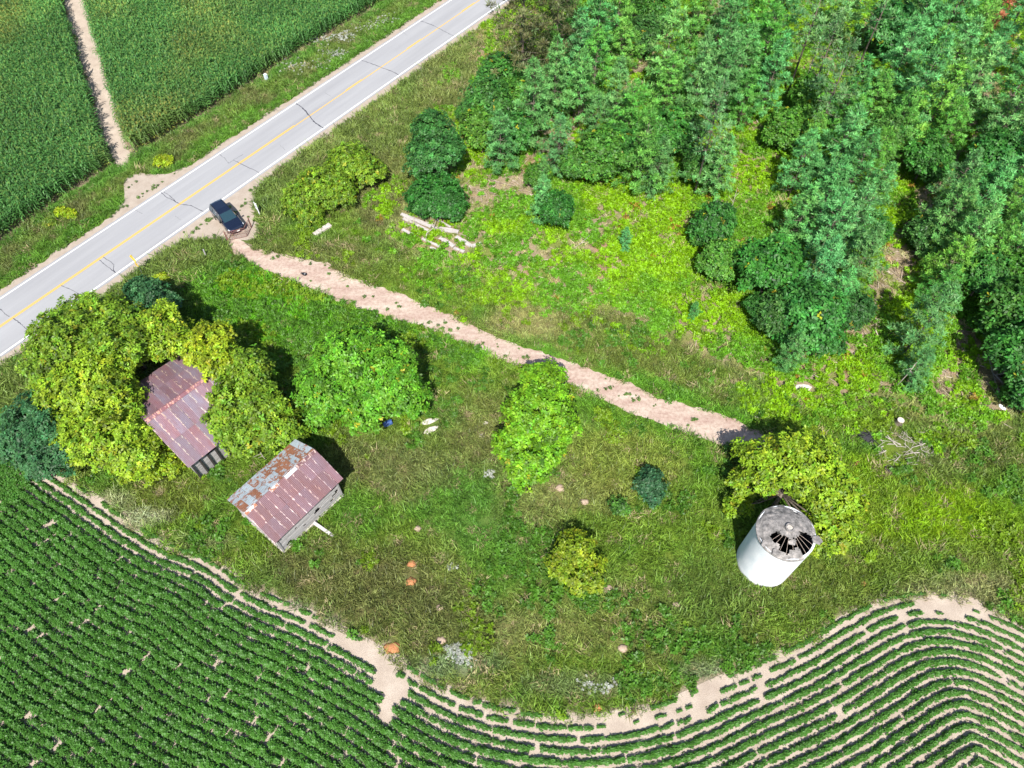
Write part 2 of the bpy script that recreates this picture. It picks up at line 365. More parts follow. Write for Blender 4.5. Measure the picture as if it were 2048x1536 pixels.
xs = np.concatenate([[-700, -400, -220, -140], np.arange(-105, 105.1, .5), [140, 220, 400, 700]])
ys = np.concatenate([[-500, -200, -60, -20], np.arange(-4, 128.1, .5), [160, 240, 420, 700]])
X, Y = np.meshgrid(xs, ys)
Cg, Gg, Fr, Cl, Wd, Sl = zone(X, np.maximum(Y, -4))
Z = (fbm(X*.5, Y*.5, 77, 3)-.5)*.10*(Fr > .99)
Z = np.where((abs(X) > 104) | (Y > 127) | (Y < -3), 0, Z)-.01
nx, ny = len(xs), len(ys)
V = np.stack([X, Y, Z], -1).reshape(-1, 3)
ii, jj = np.meshgrid(np.arange(nx-1), np.arange(ny-1)); b = (jj*nx+ii).ravel()
me = raw_mesh('ground', V, np.stack([b, b+1, b+1+nx, b+nx], 1), True); vcol(me, Cg.reshape(-1, 3))
tag(link('ground', me, M_GROUND), kind='structure')

# ---- road, shoulders, markings
def strip(name, mat, fa, fb, z, s0, s1, ds=.5, parent=None, kind=None, na=1):
    ss = np.arange(s0, s1+ds*.5, ds); V = []
    for s in ss:
        a, b_ = fa(s), fb(s)
        for k in range(na+1):
            q = road(s, a+(b_-a)*k/na); V.append((q[0], q[1], z))
    n = na+1; F = [(i*n+k, i*n+k+1, (i+1)*n+k+1, (i+1)*n+k) for i in range(len(ss)-1) for k in range(na)]
    F = [f[::-1] for f in F] if (np.cross(np.array(V[1])-V[0], np.array(V[n])-V[0])[2] < 0) else F
    # local frame along the road, so that wear runs along it
    Vl = [(RN[0]*(x-L0[0])+RN[1]*(y-L0[1]), RD[0]*(x-L0[0])+RD[1]*(y-L0[1]), zz) for x, y, zz in V]
    o = obj(name, Vl, F, mat)
    if parent: o.parent = parent
    else:
        o.location = (L0[0], L0[1], 0); o.rotation_euler = (0, 0, ROAD_A-pi/2)
    # Vl uses x=towards RN, y=along RD: a right-handed frame rotated by ROAD_A-90 degrees
    if kind: tag(o, kind=kind)
    return o
S0, S1 = -45, 110
nz = lambda s, k, a, f=.7: a*(float(vn(np.array(s*f), np.array(k*7.3), k))-.5)+a*.5*(float(vn(np.array(s*f*4), np.array(k*3.1), k+3))-.5)
g = lambda s, c, wd_, h: h*math.exp(-((s-c)/wd_)**2)
strip('gravel_shoulder', M_GRAVEL, lambda s: -1.25+nz(s, 1, .7)-g(s, 19.6, 2.6, 4.0), lambda s: -.1, .006, S0, S1, .25, kind='structure', na=3)
strip('gravel_shoulder', M_GRAVEL, lambda s: RW+.1, lambda s: RW+1.6+nz(s, 2, .8)+g(s, 21.6, 3.3, 6.0), .006, S0, S1, .25, kind='structure', na=3)
rd = strip('road', M_ROAD, lambda s: -.28+nz(s, 4, .08, 2), lambda s: RW+.3+nz(s, 5, .10, 2), .012, S0, S1, .5, kind='structure', na=4)
strip('edge_line', M_WLINE, lambda s: -.02, lambda s: .12, .016, S0, S1, 1, rd)
strip('edge_line', M_WLINE, lambda s: RW-.14, lambda s: RW+.04, .016, S0, S1, 1, rd)
strip('centre_line', M_YLINE, lambda s: RW/2+.03, lambda s: RW/2+.15, .016, S0, S1, 1, rd)
s_sol = rso(*P(590, 255))[0]
strip('centre_line', M_YLINE, lambda s: RW/2-.13, lambda s: RW/2-.02, .016, S0, s_sol, 1, rd)
for k in range(7):
    a = s_sol+9.5+k*12.2
    strip('centre_line', M_YLINE, lambda s: RW/2-.13, lambda s: RW/2-.02, .016, a, a+3.05, .5, rd)
def rl(u, v):
    q = P(u, v); s, o = rso(q[0], q[1]); return np.array([o, s])
SEAMS = [([(592, 207), (604, 215), (614, 226), (622, 236), (632, 247), (647, 257)], .16), ([(724, 121), (742, 127), (762, 135), (782, 142), (797, 150)], .10),
 ([(841, 42), (862, 49), (872, 54), (887, 62), (907, 72)], .09), ([(439, 309), (450, 317), (457, 327), (467, 320), (486, 309)], .05), ([(467, 320), (480, 327), (512, 342), (519, 346)], .06),
 ([(322, 384), (332, 394), (350, 403), (360, 409), (382, 411), (409, 424)], .08), ([(328, 384), (342, 394), (352, 404)], .06), ([(206, 514), (220, 523), (228, 529), (227, 540), (231, 546)], .06),
 ([(199, 520), (212, 531), (231, 546)], .07), ([(122, 571), (145, 581), (164, 592)], .06), ([(0, 618), (10, 628), (19, 633)], .08), ([(26, 636), (40, 646), (50, 656), (61, 664)], .08),
 ([(650, 186), (662, 193)], .025), ([(270, 420), (285, 428)], .025), ([(350, 432), (362, 440)], .025), ([(560, 290), (570, 300)], .025), ([(680, 250), (695, 262)], .025), ([(800, 60), (815, 72)], .025)]
for i, (pl, wd_) in enumerate(SEAMS):
    q = [rl(*p) for p in pl]; fine = []
    for a, b_ in zip(q[:-1], q[1:]):
        for k in range(5): fine.append(a+(b_-a)*k/5+(R.random(2)-.5)*.09*(k > 0))
    fine.append(q[-1]); V = []; F = []
    for k, p in enumerate(fine):
        d = fine[min(k+1, len(fine)-1)]-fine[max(k-1, 0)]; d /= np.linalg.norm(d); nn = np.array([-d[1], d[0]])
        ww = wd_*(.35+.9*R.random())
        V += [(*(p+nn*ww/2), .019), (*(p-nn*ww/2), .019)]
        if k: F.append((2*k-2, 2*k-1, 2*k+1, 2*k))
    obj('tar_seam', V, F, M_TAR, rd)

# ---- dirt drive, field track, soy soil
def resample(pts, n):
    pts = np.array(pts); d = np.r_[0, np.cumsum(np.hypot(*np.diff(pts, axis=0).T))]
    t = np.linspace(0, d[-1], n); return np.stack([np.interp(t, d, pts[:, 0]), np.interp(t, d, pts[:, 1])], 1)
def ribbon(name, A, B, mat, z, n=260, na=10, jit=.5, seed=1):
    A = resample(A, n); B = resample(B, n); V = []
    for i in range(n):
        wd_ = np.linalg.norm(B[i]-A[i])+1e-6
        ja = (float(fbm(A[i][0]*.9, A[i][1]*.9, seed))-.5)*jit*2/wd_; jb = (float(fbm(B[i][0]*.9, B[i][1]*.9, seed+5))-.5)*jit*2/wd_
        for k in range(na+1):
            tt = -ja+(1+ja+jb)*k/na; q = A[i]+(B[i]-A[i])*tt; V.append((q[0], q[1], z))
    m = na+1; F = [(i*m+k, i*m+k+1, (i+1)*m+k+1, (i+1)*m+k) for i in range(n-1) for k in range(na)]
    if np.cross(np.array(V[1])-V[0], np.array(V[m])-V[0])[2] < 0: F = [f[::-1] for f in F]
    return tag(obj(name, V, F, mat), kind='structure')
ribbon('dirt_drive', W(DR_UP), W(DR_LO), M_DRIVE, .010)
ribbon('field_track', TRACK[:8], TRACK[8:][::-1], M_SOIL, .004, 160, 6, .5, 11)
ribbon('wheel_rut', W([(236, 330), (243, 350), (250, 378)]), W([(242, 330), (252, 350), (266, 372)]), M_GRAVEL, .004, 30, 2, .3, 15)
ribbon('wheel_rut', W([(258, 314), (266, 336), (278, 360)]), W([(264, 312), (275, 334), (292, 356)]), M_GRAVEL, .004, 30, 2, .3, 17)
obj_s = obj('field_soil', [(x, y, .003) for x, y in SOY], [tuple(range(len(SOY)-1, -1, -1))], M_SOIL); tag(obj_s, kind='structure')

# ------------------------------------------------------------------ leaf geometry
def unit(a): return a/(np.linalg.norm(a, axis=-1, keepdims=True)+1e-9)
def rosettes(C, N, L, Wd_, nl, alpha, rng, curl=-.12):
    """nl rhombic leaves radiating from every centre; returns verts (n*nl*4,3)"""
    n = len(C); N = unit(N); t1 = unit(np.cross(N, np.array([.3, .5, .81])+rng.normal(0, .2, (n, 3)))); t2 = np.cross(N, t1)
    az = rng.random((n, 1))*6.283+np.arange(nl)[None]*6.283/nl+rng.normal(0, .35, (n, nl))
    al = alpha+rng.normal(0, .28, (n, nl)); T = t1[:, None]*np.cos(az)[..., None]+t2[:, None]*np.sin(az)[..., None]
    D = T*np.cos(al)[..., None]+N[:, None]*np.sin(al)[..., None]
    Sd = np.cross(D, N[:, None]+rng.normal(0, .35, (n, nl, 3))); Sd = unit(Sd)
    l = L*(.7+.6*rng.random((n, nl, 1))); wv = Wd_*(.7+.6*rng.random((n, nl, 1)))
    if np.ndim(L): l = L[:, None, None]*(.7+.6*rng.random((n, nl, 1)))
    B = np.repeat(C[:, None], nl, 1)+D*l*.06
    M1 = B+D*l*.5+Sd*wv*.5; M2 = B+D*l*.5-Sd*wv*.5; Tp = B+D*l+N[:, None]*l*curl
    return np.stack([B, M1, Tp, M2], 2).reshape(-1, 3)
def leafmesh(name, Vs, Cs):
    V = np.concatenate(Vs); C = np.concatenate(Cs); F = np.arange(len(V)).reshape(-1, 4)
    me = raw_mesh(name, V, F); vcol(me, C); me.materials.append(M_LEAF); return me
def lcol(rng, n, nl, base, var=.22, hue=.15, yel=0.0, ycol=(.30, .30, .02)):
    """colour per rosette and leaf -> per vertex"""
    b_ = np.array(base); k = (1+rng.normal(0, var, (n, 1, 1)))*(1+rng.normal(0, var*.7, (n, nl, 1)))
    c = b_*np.clip(k, .35, 2.0); c[..., 0:1] *= 1+rng.normal(0, hue, (n, 1, 1))
    if yel: c = np.where(rng.random((n, 1, 1)) < yel, np.array(ycol)*np.clip(k, .5, 1.6), c)
    return np.repeat(np.clip(c, .004, .8).reshape(-1, 1, 3), 4, 1).reshape(-1, 3)
def crown_leaf(seed, lobes, dens=7.0, L=.30, Wd_=.15, nl=7, base=(.12, .20, .02), yel=.05, clump=1.0, var=.22):
    """broadleaf crown: lobes -> branch clumps -> leaf rosettes"""
    rng = np.random.default_rng(seed); Cs = []; Ns = []; tone = []
    for (cx, cy, cz, rx, ry, rz) in lobes:
        area = 4*pi*((rx*ry)**1.6+(rx*rz)**1.6+(ry*rz)**1.6)**(1/1.6)/3**(1/1.6)
        m = max(7, int(area/(clump*clump*1.0)))
        d = unit(rng.normal(size=(m, 3))); d[:, 2] = np.where(d[:, 2] < -.35, -d[:, 2]*.6, d[:, 2]); d = unit(d)
        cc = np.array([cx, cy, cz])+d*np.array([rx, ry, rz])*(.66+.40*rng.random((m, 1))**1.3)
        cr = clump*(.35+.75*rng.random(m)); ct = rng.normal(0, .20, m)
        for j in range(m):
            k = max(4, int(dens*3.6*cr[j]**2)); e = unit(rng.normal(size=(k, 3))+d[j]*.55+np.array([0, 0, .35]))
            rr = cr[j]*(.6+.45*rng.random((k, 1))); Cs.append(cc[j]+e*rr*np.array([1, 1, .8])); Ns.append(unit(e*.6+d[j]*.5+np.array([0, 0, .75]))); tone.append(np.full(k, ct[j]))
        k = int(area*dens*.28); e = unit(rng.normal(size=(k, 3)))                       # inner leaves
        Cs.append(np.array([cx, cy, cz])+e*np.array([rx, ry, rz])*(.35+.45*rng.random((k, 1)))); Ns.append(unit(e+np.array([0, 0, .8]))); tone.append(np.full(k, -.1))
    C = np.concatenate(Cs); N = np.concatenate(Ns); tn = np.concatenate(tone)
    keep = C[:, 2] > .15; C, N, tn = C[keep], N[keep], tn[keep]
    V = rosettes(C, N, L, Wd_, nl, .22, rng); col = lcol(rng, len(C), nl, base, var, .12, yel)
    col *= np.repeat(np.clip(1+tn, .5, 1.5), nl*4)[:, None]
    return leafmesh('crown', [V], [np.clip(col, .004, .8)])
def trunk_leaf(seed, lobes, r=.2):
    rng = np.random.default_rng(seed+500); m = MB()
    top = max(lobes, key=lambda l: l[5]); fork = np.array([top[0]*.2, top[1]*.2, max(.5, top[2]*.45)])
    m.tube([(0, 0, -.1), (0, 0, fork[2]*.5), fork], [r*1.25, r, r*.85], 8)
    for (cx, cy, cz, rx, ry, rz) in lobes:
        for k in range(3):
            e = unit(rng.normal(size=3)+np.array([0, 0, .6])); tip = np.array([cx, cy, cz])+e*np.array([rx, ry, rz])*.7
            mid = (fork+tip)/2+rng.normal(0, .15, 3); m.tube([fork-np.array([0, 0, .1]), mid, tip], [r*.6, r*.35, r*.08], 5)
    me = raw_mesh('trunk', m.V, m.F, True); me.materials.append(M_BARK); return me
def pine(seed, h=8.0, rb=1.9, base=(.045, .13, .05), puff=.34, nl=9, dens=1.0, clear=.12, wd_=.042, tipcol=1.4, ragged=.25):
    rng = np.random.default_rng(seed); Cs = []; Ns = []; tone = []; tr = MB()
    z = h*clear; tr.tube([(0, 0, -.1), (rng.normal(0, .05), rng.normal(0, .05), h*.5), (0, 0, h*.97)], [.035*h**.75*.55, .022*h**.75*.5, .015], 7)
    while z < h*.97:
        f = (z-h*clear)/(h*(1-clear)); ln0 = rb*(1-f)**.75*(1-.25*max(0, .18-f)/.18)
        nb = rng.integers(5, 8); a0 = rng.random()*6.28
        for k in range(nb):
            if rng.random() < .10: continue
            az = a0+k*6.283/nb+rng.normal(0, .2); ln = max(.25, ln0*(1+rng.normal(0, ragged))); dirh = np.array([cos(az), sin(az), 0])
            rise = .10+.5*f+rng.normal(0, .06); tip = np.array([0, 0, z])+dirh*ln+np.array([0, 0, ln*rise])
            if ln > .5: tr.tube([(0, 0, z), np.array([0, 0, z])+dirh*ln*.5+np.array([0, 0, ln*rise*.35]), tip], [.03, .02, .006], 4, False)
            m = max(2, int(ln*7.0*dens)); sd = np.array([-dirh[1], dirh[0], 0])
            tt = .25+.78*rng.random(m)**.65; lat = rng.normal(0, 1, m)*(.16+.13*ln)*np.sin(np.clip(tt, 0, 1)*pi*.75+.35)
            c = np.array([0, 0, z])+dirh*ln*tt[:, None]+np.array([0, 0, 1])*(ln*rise*tt**1.4)[:, None]+sd*lat[:, None]*.75+rng.normal(0, .05, (m, 3))
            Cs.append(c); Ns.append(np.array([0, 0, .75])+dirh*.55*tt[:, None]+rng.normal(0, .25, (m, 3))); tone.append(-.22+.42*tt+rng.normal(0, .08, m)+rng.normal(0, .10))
        z += (.42+.34*(1-f))*(.85+.3*rng.random())
    C = np.concatenate(Cs+[np.array([[0, 0, h*.95], [0, 0, h]])]); N = np.concatenate(Ns+[np.array([[0, 0, 1.], [0, 0, 1.]])]); tn = np.concatenate(tone+[np.array([.2, .2])])
    V = rosettes(C, N, puff, wd_*1.6, nl, .45, rng, .05); col = lcol(rng, len(C), nl, base, .15, .12)
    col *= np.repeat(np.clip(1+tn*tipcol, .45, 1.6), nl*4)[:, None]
    cm = leafmesh('crown', [V], [np.clip(col, .004, .8)]); tm = raw_mesh('trunk', tr.V, tr.F, True); tm.materials.append(M_BARK); return cm, tm

# ------------------------------------------------------------------ instanced ground plants (things nobody could count)
def gn_group(coll):
    ng = bpy.data.node_groups.new('scatter_'+coll.name, 'GeometryNodeTree')
    ng.interface.new_socket('Geometry', in_out='INPUT', socket_type='NodeSocketGeometry'); ng.interface.new_socket('Geometry', in_out='OUTPUT', socket_type='NodeSocketGeometry')
    gi = ng.nodes.new('NodeGroupInput'); go = ng.nodes.new('NodeGroupOutput'); ip = ng.nodes.new('GeometryNodeInstanceOnPoints'); ci = ng.nodes.new('GeometryNodeCollectionInfo')
    ci.inputs['Collection'].default_value = coll; ci.inputs['Separate Children'].default_value = True; ci.inputs['Reset Children'].default_value = True
    def at(nm, ty):
        a = ng.nodes.new('GeometryNodeInputNamedAttribute'); a.data_type = ty; a.inputs['Name'].default_value = nm; return a.outputs['Attribute']
    lk = ng.links.new
    lk(gi.outputs[0], ip.inputs['Points']); lk(ci.outputs[0], ip.inputs['Instance']); ip.inputs['Pick Instance'].default_value = True
    lk(at('idx', 'INT'), ip.inputs['Instance Index']); lk(at('rot', 'FLOAT_VECTOR'), ip.inputs['Rotation']); lk(at('scl', 'FLOAT_VECTOR'), ip.inputs['Scale'])
    lk(ip.outputs[0], go.inputs[0]); return ng
def variants(name, meshes):
    c = bpy.data.collections.new(name)
    for i, m in enumerate(meshes):
        m.materials.clear(); m.materials.append(M_ILEAF)
        o = bpy.data.objects.new(name+'_plant', m); c.objects.link(o)
    return c, len(meshes)
def scatter(name, coll, pts, scl, tint, label, cat, tilt=.12, rot=None):
    c, nv = coll; n = len(pts)
    me = bpy.data.meshes.new(name); me.vertices.add(n); me.vertices.foreach_set('co', np.asarray(pts, np.float32).ravel())
    def at(nm, ty, data, key):
        a = me.attributes.new(nm, ty, 'POINT'); a.data.foreach_set(key, np.ascontiguousarray(data).ravel())
    rt = np.zeros((n, 3), np.float32); rt[:, 2] = R.random(n)*6.283 if rot is None else rot; rt[:, :2] = R.normal(0, tilt, (n, 2))
    at('rot', 'FLOAT_VECTOR', rt, 'vector'); sc = np.asarray(scl, np.float32); sc = np.repeat(sc[:, None], 3, 1) if sc.ndim == 1 else sc
    at('scl', 'FLOAT_VECTOR', sc, 'vector'); at('idx', 'INT', R.integers(0, nv, n).astype(np.int32), 'value')
    t4 = np.ones((n, 4), np.float32); t4[:, :3] = tint; at('tint', 'FLOAT_COLOR', t4, 'color')
    o = link(name, me); md = o.modifiers.new('plants', 'NODES'); md.node_group = gn_group(c)
    tag(o, label, cat, kind='stuff'); return o
def blades(seed, n, rad, h, wd_, lean=.5, base=(1, 1, 1), var=.25, tip=(1.15, 1.1, .9)):
    rng = np.random.default_rng(seed); a = rng.random(n)*6.283; r = rad*np.sqrt(rng.random(n)); b0 = np.stack([r*np.cos(a), r*np.sin(a), np.zeros(n)], 1)
    d = rng.normal(0, lean, (n, 2)); hh = h*(.5+.7*rng.random(n)); tp = b0+np.stack([d[:, 0]*hh, d[:, 1]*hh, hh], 1)
    md = b0*.5+tp*.5+np.stack([-d[:, 0]*hh*.12, -d[:, 1]*hh*.12, hh*.12], 1); sd = unit(np.stack([rng.normal(size=n), rng.normal(size=n), np.zeros(n)], 1))*wd_
    V = np.stack([b0, md+sd, tp, md-sd], 1).reshape(-1, 3); k = np.clip(1+rng.normal(0, var, n), .4, 1.8)[:, None]
    C = np.repeat((np.array(base)*k)[:, None], 4, 1); C[:, 2] *= np.array(tip); return V, C.reshape(-1, 3)
def lm(name, V, C): return leafmesh(name, [V], [C])
GRASS = variants('grass_tuft', [lm('g', *blades(10+i, 46, .42, .30+.05*i, .028, .75)) for i in range(4)])
def forb(seed, n=9, rad=.28, L=.20, Wd_=.12, h=.35, nl=5):
    rng = np.random.default_rng(seed); a = rng.random(n)*6.283; r = rad*np.sqrt(rng.random(n)); C = np.stack([r*np.cos(a), r*np.sin(a), h*(.4+.7*rng.random(n))], 1)
    N = np.stack([r*np.cos(a), r*np.sin(a), np.full(n, .6)], 1)+rng.normal(0, .2, (n, 3))
    return rosettes(C, N, L, Wd_, nl, .2, rng), lcol(rng, n, nl, (1, 1, 1), .2, .1)
FORB = variants('weed', [lm('w', *forb(30+i, 9+i, .24+.03*i)) for i in range(5)])
def soyplant(seed):
    rng = np.random.default_rng(seed); n = 26; x = rng.uniform(-.26, .26, n); y = rng.normal(0, .13, n); z = .50*np.sqrt(np.clip(1-(y/.36)**2, .05, 1))*(.55+.5*rng.random(n))
    C = np.stack([x, y, z], 1); N = np.stack([x*.4, y*2.2, np.full(n, .6)], 1)+rng.normal(0, .25, (n, 3))
    return rosettes(C, N, .15, .12, 4, .1, rng), lcol(rng, n, 4, (1, 1, 1), .22, .12)
SOYB = variants('soybean', [lm('s', *soyplant(50+i)) for i in range(5)])
def cornplant(seed):
    rng = np.random.default_rng(seed); V = []; C = []; H_ = 2.15+.2*rng.random(); a0 = rng.random()*3.14
    def quad(p, c): V.extend(p); C.extend([c]*4)
    for k in range(2):
        d = np.array([cos(k*1.57), sin(k*1.57), 0])*.018; quad([-d, d, d*.6+[0, 0, H_], -d*.6+[0, 0, H_]], np.array([.62, .78, .5]))
    for k in range(11):
        z = .35+(H_-.45)*k/10; az = a0+(k % 2)*pi+rng.normal(0, .35); ln = (.80-.018*(k-6)**2)*(.85+.3*rng.random()); dh = np.array([cos(az), sin(az), 0]); sd = np.array([-dh[1], dh[0], 0])
        kk = np.clip(1+rng.normal(0, .22), .55, 1.6); col = np.array([.85, 1., .85])*kk
        if k < 2: col = np.array([2.0, 1.5, 1.1])*kk
        pts = [(0, 0, .02), (.33, .26, .055), (.68, .30, .05), (1.0, .05-.3*rng.random(), .004)]
        pr = None
        for (t_, up, ww) in pts:
            q = np.array([0, 0, z])+dh*ln*t_+np.array([0, 0, up*ln*.9]); e = (q+sd*ww, q-sd*ww)
            if pr is not None: quad([pr[0], pr[1], e[1], e[0]], col)
            pr = e
    for k in range(5):
        az = rng.random()*6.28; d = np.array([cos(az)*.10, sin(az)*.10, .24]); s_ = np.array([.012, .0, 0]); b0 = np.array([0, 0, H_-.05]); quad([b0-s_, b0+s_, b0+d+s_, b0+d-s_], np.array([2.6, 1.7, 1.5]))
    return np.array(V), np.array(C)
CORNP = variants('corn', [lm('c', *cornplant(70+i)) for i in range(6)])
def jgrid(x0, x1, y0, y1, d):
    X, Y = np.meshgrid(np.arange(x0, x1, d), np.arange(y0, y1, d)); n = X.size
    return X.ravel()+(R.random(n)-.5)*d*1.1, Y.ravel()+(R.random(n)-.5)*d*1.1
def inview(x, y, mg=160):
    u, v = proj(x, y); return (u > -mg) & (u < 2048+mg) & (v > -mg) & (v < 1536+mg) & (y > 0)
def z3(x, y, z=0.0): return np.stack([x, y, np.full(len(x), z)], 1)

# ---- soybeans
def chaikin(p, n=3):
    p = np.array(p)
    for _ in range(n):
        q = np.empty((2*len(p)-2, 2)); q[0::2] = p[:-1]*.75+p[1:]*.25; q[1::2] = p[:-1]*.25+p[1:]*.75; p = np.vstack([p[:1], q, p[-1:]])
    return p
YL = chaikin(YARD_W[1:], 2)
YL = np.vstack([YARD_W[0], YL])
x, y = jgrid(-75, 75, 1, 42, .15)
k = inview(x, y, 120) & (sdpoly(x, y, SOY) > 0); x, y = x[k], y[k]
inL = sdpoly(x, y, SOYL) > 0
d = dline(x, y, [tuple(p) for p in YL]); e = .05
gx = dline(x+e, y, [tuple(p) for p in YL])-d; gy = dline(x, y+e, [tuple(p) for p in YL])-d
rot = np.arctan2(gy, gx)+pi/2
pa, pb = P(0, 998), P(60, 957); td = (pb-pa)/np.linalg.norm(pb-pa); tn = np.array([td[1], -td[0]])
dL = (x-pa[0])*tn[0]+(y-pa[1])*tn[1]+.3
d = np.where(inL, dL+7.6*3, d+.05*(fbm(x*.4, y*.4, 5)-.5)); rot = np.where(inL, math.atan2(td[1], td[0]), rot)
kk = d/.72; row = np.floor(kk); off = (kk-row-.5)*.72
u, v = proj(x, y); nn = fbm(x*.6, y*.6, 61); n4 = fbm(x*1.6, y*1.6, 62)
def pb_(cu, cv, ru, rv): return np.hypot((u-cu)/ru, (v-cv)/rv)+(nn-.5)*.9+(n4-.5)*.9 < 1
gap = pb_(772, 1345, 24, 36) | pb_(740, 1310, 42, 16) | pb_(700, 1290, 34, 14) | pb_(775, 1420, 18, 40) | pb_(792, 1385, 22, 30) | pb_(515, 1180, 22, 10) | pb_(640, 1245, 26, 10) | pb_(785, 1300, 20, 12) | pb_(1380, 1400, 60, 14) | pb_(1520, 1380, 18, 25)
gap |= pb_(2010, 1365, 14, 10) | pb_(205, 985, 30, 8) | pb_(330, 1085, 30, 8)
thin = (pb_(1220, 1432, 190, 24) & (R.random(len(x)) < .85)) | (pb_(1450, 1365, 110, 26) & (R.random(len(x)) < .6)) | (pb_(1970, 1215, 150, 26) & (R.random(len(x)) < .9)) | ((row == 0) & (nn < .42))
keep = (abs(off) < .055) & ~gap & ~thin & ~((row < 0))
x, y, rot, row, u, v, n4 = x[keep], y[keep], rot[keep], row[keep], u[keep], v[keep], n4[keep]
near = sst(0, 5, row); sc = (.78+.22*near)*(.85+.3*R.random(len(x)))*(.8+.4*n4)
lf = sst(1350, 350, u)*near; sc3 = np.stack([sc, sc*(.60+.44*lf), sc*(.62+.30*lf)], 1)
tint = np.array([.075, .215, .026])*(.85+.3*R.random((len(x), 1)))*(.9+.25*vn(x*.2, y*.2, 63))[:, None]
scatter('soybean_rows', SOYB, z3(x, y), sc3, tint, 'dark green soybean rows curving round the yard with sandy soil between', 'soybeans', .06, rot)
# ---- corn
ca, cb = P(168, 182), P(216, 170); cd = (cb-ca)/np.linalg.norm(cb-ca); cn = np.array([-cd[1], cd[0]])
for nm, poly, lab in (('corn_crop', CORN_L, 'tall green corn field left of the bare field track'), ('corn_crop', CORN_R, 'tall green corn field between the field track and the road verge')):
    pp = np.array(poly); a = (pp@cd); b_ = (pp@cn); A, B = np.meshgrid(np.arange(a.min(), a.max(), .21), np.arange(b_.min(), b_.max(), .76)); n = A.size
    A = A.ravel()+R.normal(0, .03, n); B = B.ravel()+R.normal(0, .04, n); x = A*cd[0]+B*cn[0]; y = A*cd[1]+B*cn[1]
    k = (sdpoly(x, y, poly) > .05+.25*R.random(n)) & inview(x, y, 90); x, y = x[k], y[k]; n = len(x)
    f1 = fbm(x*.07, y*.07, 81); f2 = fbm(x*.25, y*.25, 82)
    tint = np.array([.098, .185, .048])*(.75+.5*R.random((n, 1))); tint[:, 0] *= .8+.5*sst(.4, .7, f1); tint *= (.8+.4*f2)[:, None]
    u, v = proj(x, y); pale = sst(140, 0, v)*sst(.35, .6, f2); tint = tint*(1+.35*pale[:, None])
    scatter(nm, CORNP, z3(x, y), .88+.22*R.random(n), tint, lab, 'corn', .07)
# trampled stubble on the track
# ---- meadow grass, verge grass
x, y = jgrid(-100, 100, 1, 122, .36)
k = inview(x, y, 110); x, y = x[k], y[k]
C, G, fr, cl, wd, sl = zone(x, y)
n = len(x); k = (R.random(n) < fr*(1-.80*cl)*(.92-.3*(fbm(x*.8, y*.8, 91) < .36)))
ed = fr*(1-.9*cl)
x_, y_, G_ = x[k], y[k], G[k]; n = len(x_)
tint = G_*np.array([1.22, 1.48, 1.1])*(.6+.8*R.random((n, 1))); tint[:, 0] *= 1+.15*(R.random(n)-.5)
dry = R.random(n) < .05; tint[dry] = np.array([.34, .29, .16])*(.7+.5*R.random((dry.sum(), 1)))
s, o = rso(x_, y_); tall = np.where((o > RW) & (o < RW+9), 1.35, 1.0)
sc = (.55+.6*R.random(n))*tall*(.7+.6*fbm(x_*.3, y_*.3, 92))
scatter('meadow_grass', GRASS, z3(x_, y_, -.02), sc, tint, 'patchy green and olive meadow grass of the yard and road verges', 'grass', .15)
# grass tufts growing in the drive and on the gravel edges
tu = []
for cu, cv, r_, m in [(745, 598, 10, 5), (790, 618, 12, 8), (878, 652, 16, 10), (905, 668, 18, 9), (1235, 790, 22, 12), (1265, 795, 10, 8), (1390, 845, 12, 8), (1208, 775, 10, 4), (1310, 812, 6, 3), (1345, 862, 10, 4), (990, 690, 20, 6), (1040, 705, 18, 8), (1100, 740, 18, 8), (640, 530, 30, 10), (700, 560, 30, 8), (560, 520, 20, 6), (255, 348, 9, 16), (262, 372, 8, 8), (400, 480, 26, 14), (445, 488, 16, 8), (490, 420, 14, 8), (500, 440, 12, 8), (520, 490, 14, 8)]:
    for _ in range(max(2, m//2)): tu.append(P(cu+R.normal(0, r_*.8), cv+R.normal(0, r_*.45)))
for _ in range(260):
    s = R.uniform(-25, 85); tu.append(road(s, RW+1.2+abs(R.normal(0, .45)))); tu.append(road(s, -1.0-abs(R.normal(0, .25))))
tu = np.array(tu); n = len(tu)
scatter('roadside_weeds', FORB, z3(tu[:, 0], tu[:, 1]), .25+.4*R.random(n), np.array([.12, .22, .04])*(.7+.6*R.random((n, 1))), 'sparse small weeds rooted in the dirt drive and gravel shoulders', 'weeds', .2)
# ---- leafy weeds of the clear-cut
x, y = jgrid(-20, 100, 14, 122, .30); k = inview(x, y, 110); x, y = x[k], y[k]
C, G, fr, cl, wd, sl = zone(x, y); n = len(x); k = R.random(n) < wd*np.minimum(1, fr+.02)*.93; x, y, cl, wd = x[k], y[k], cl[k], wd[k]; n = len(x)
u, v = proj(x, y); f1 = fbm(x*.22, y*.22, 95); f2 = fbm(x*.5, y*.5, 96)
ya = np.array([.225, .440, .006]); gr = np.array([.130, .330, .016]); mixv = sst(.38, .62, f1)[:, None]; tint = (ya*mixv+gr*(1-mixv))*(.65+.65*R.random((n, 1)))
og = R.random(n) < .008; tint[og] = np.array([.33, .22, .03])
scatter('clearing_weeds', FORB, z3(x, y, -.03), (.6+.75*R.random(n))*(.75+.5*f2), tint, 'bright yellow green leafy weeds covering the clear-cut ground', 'weeds', .18)
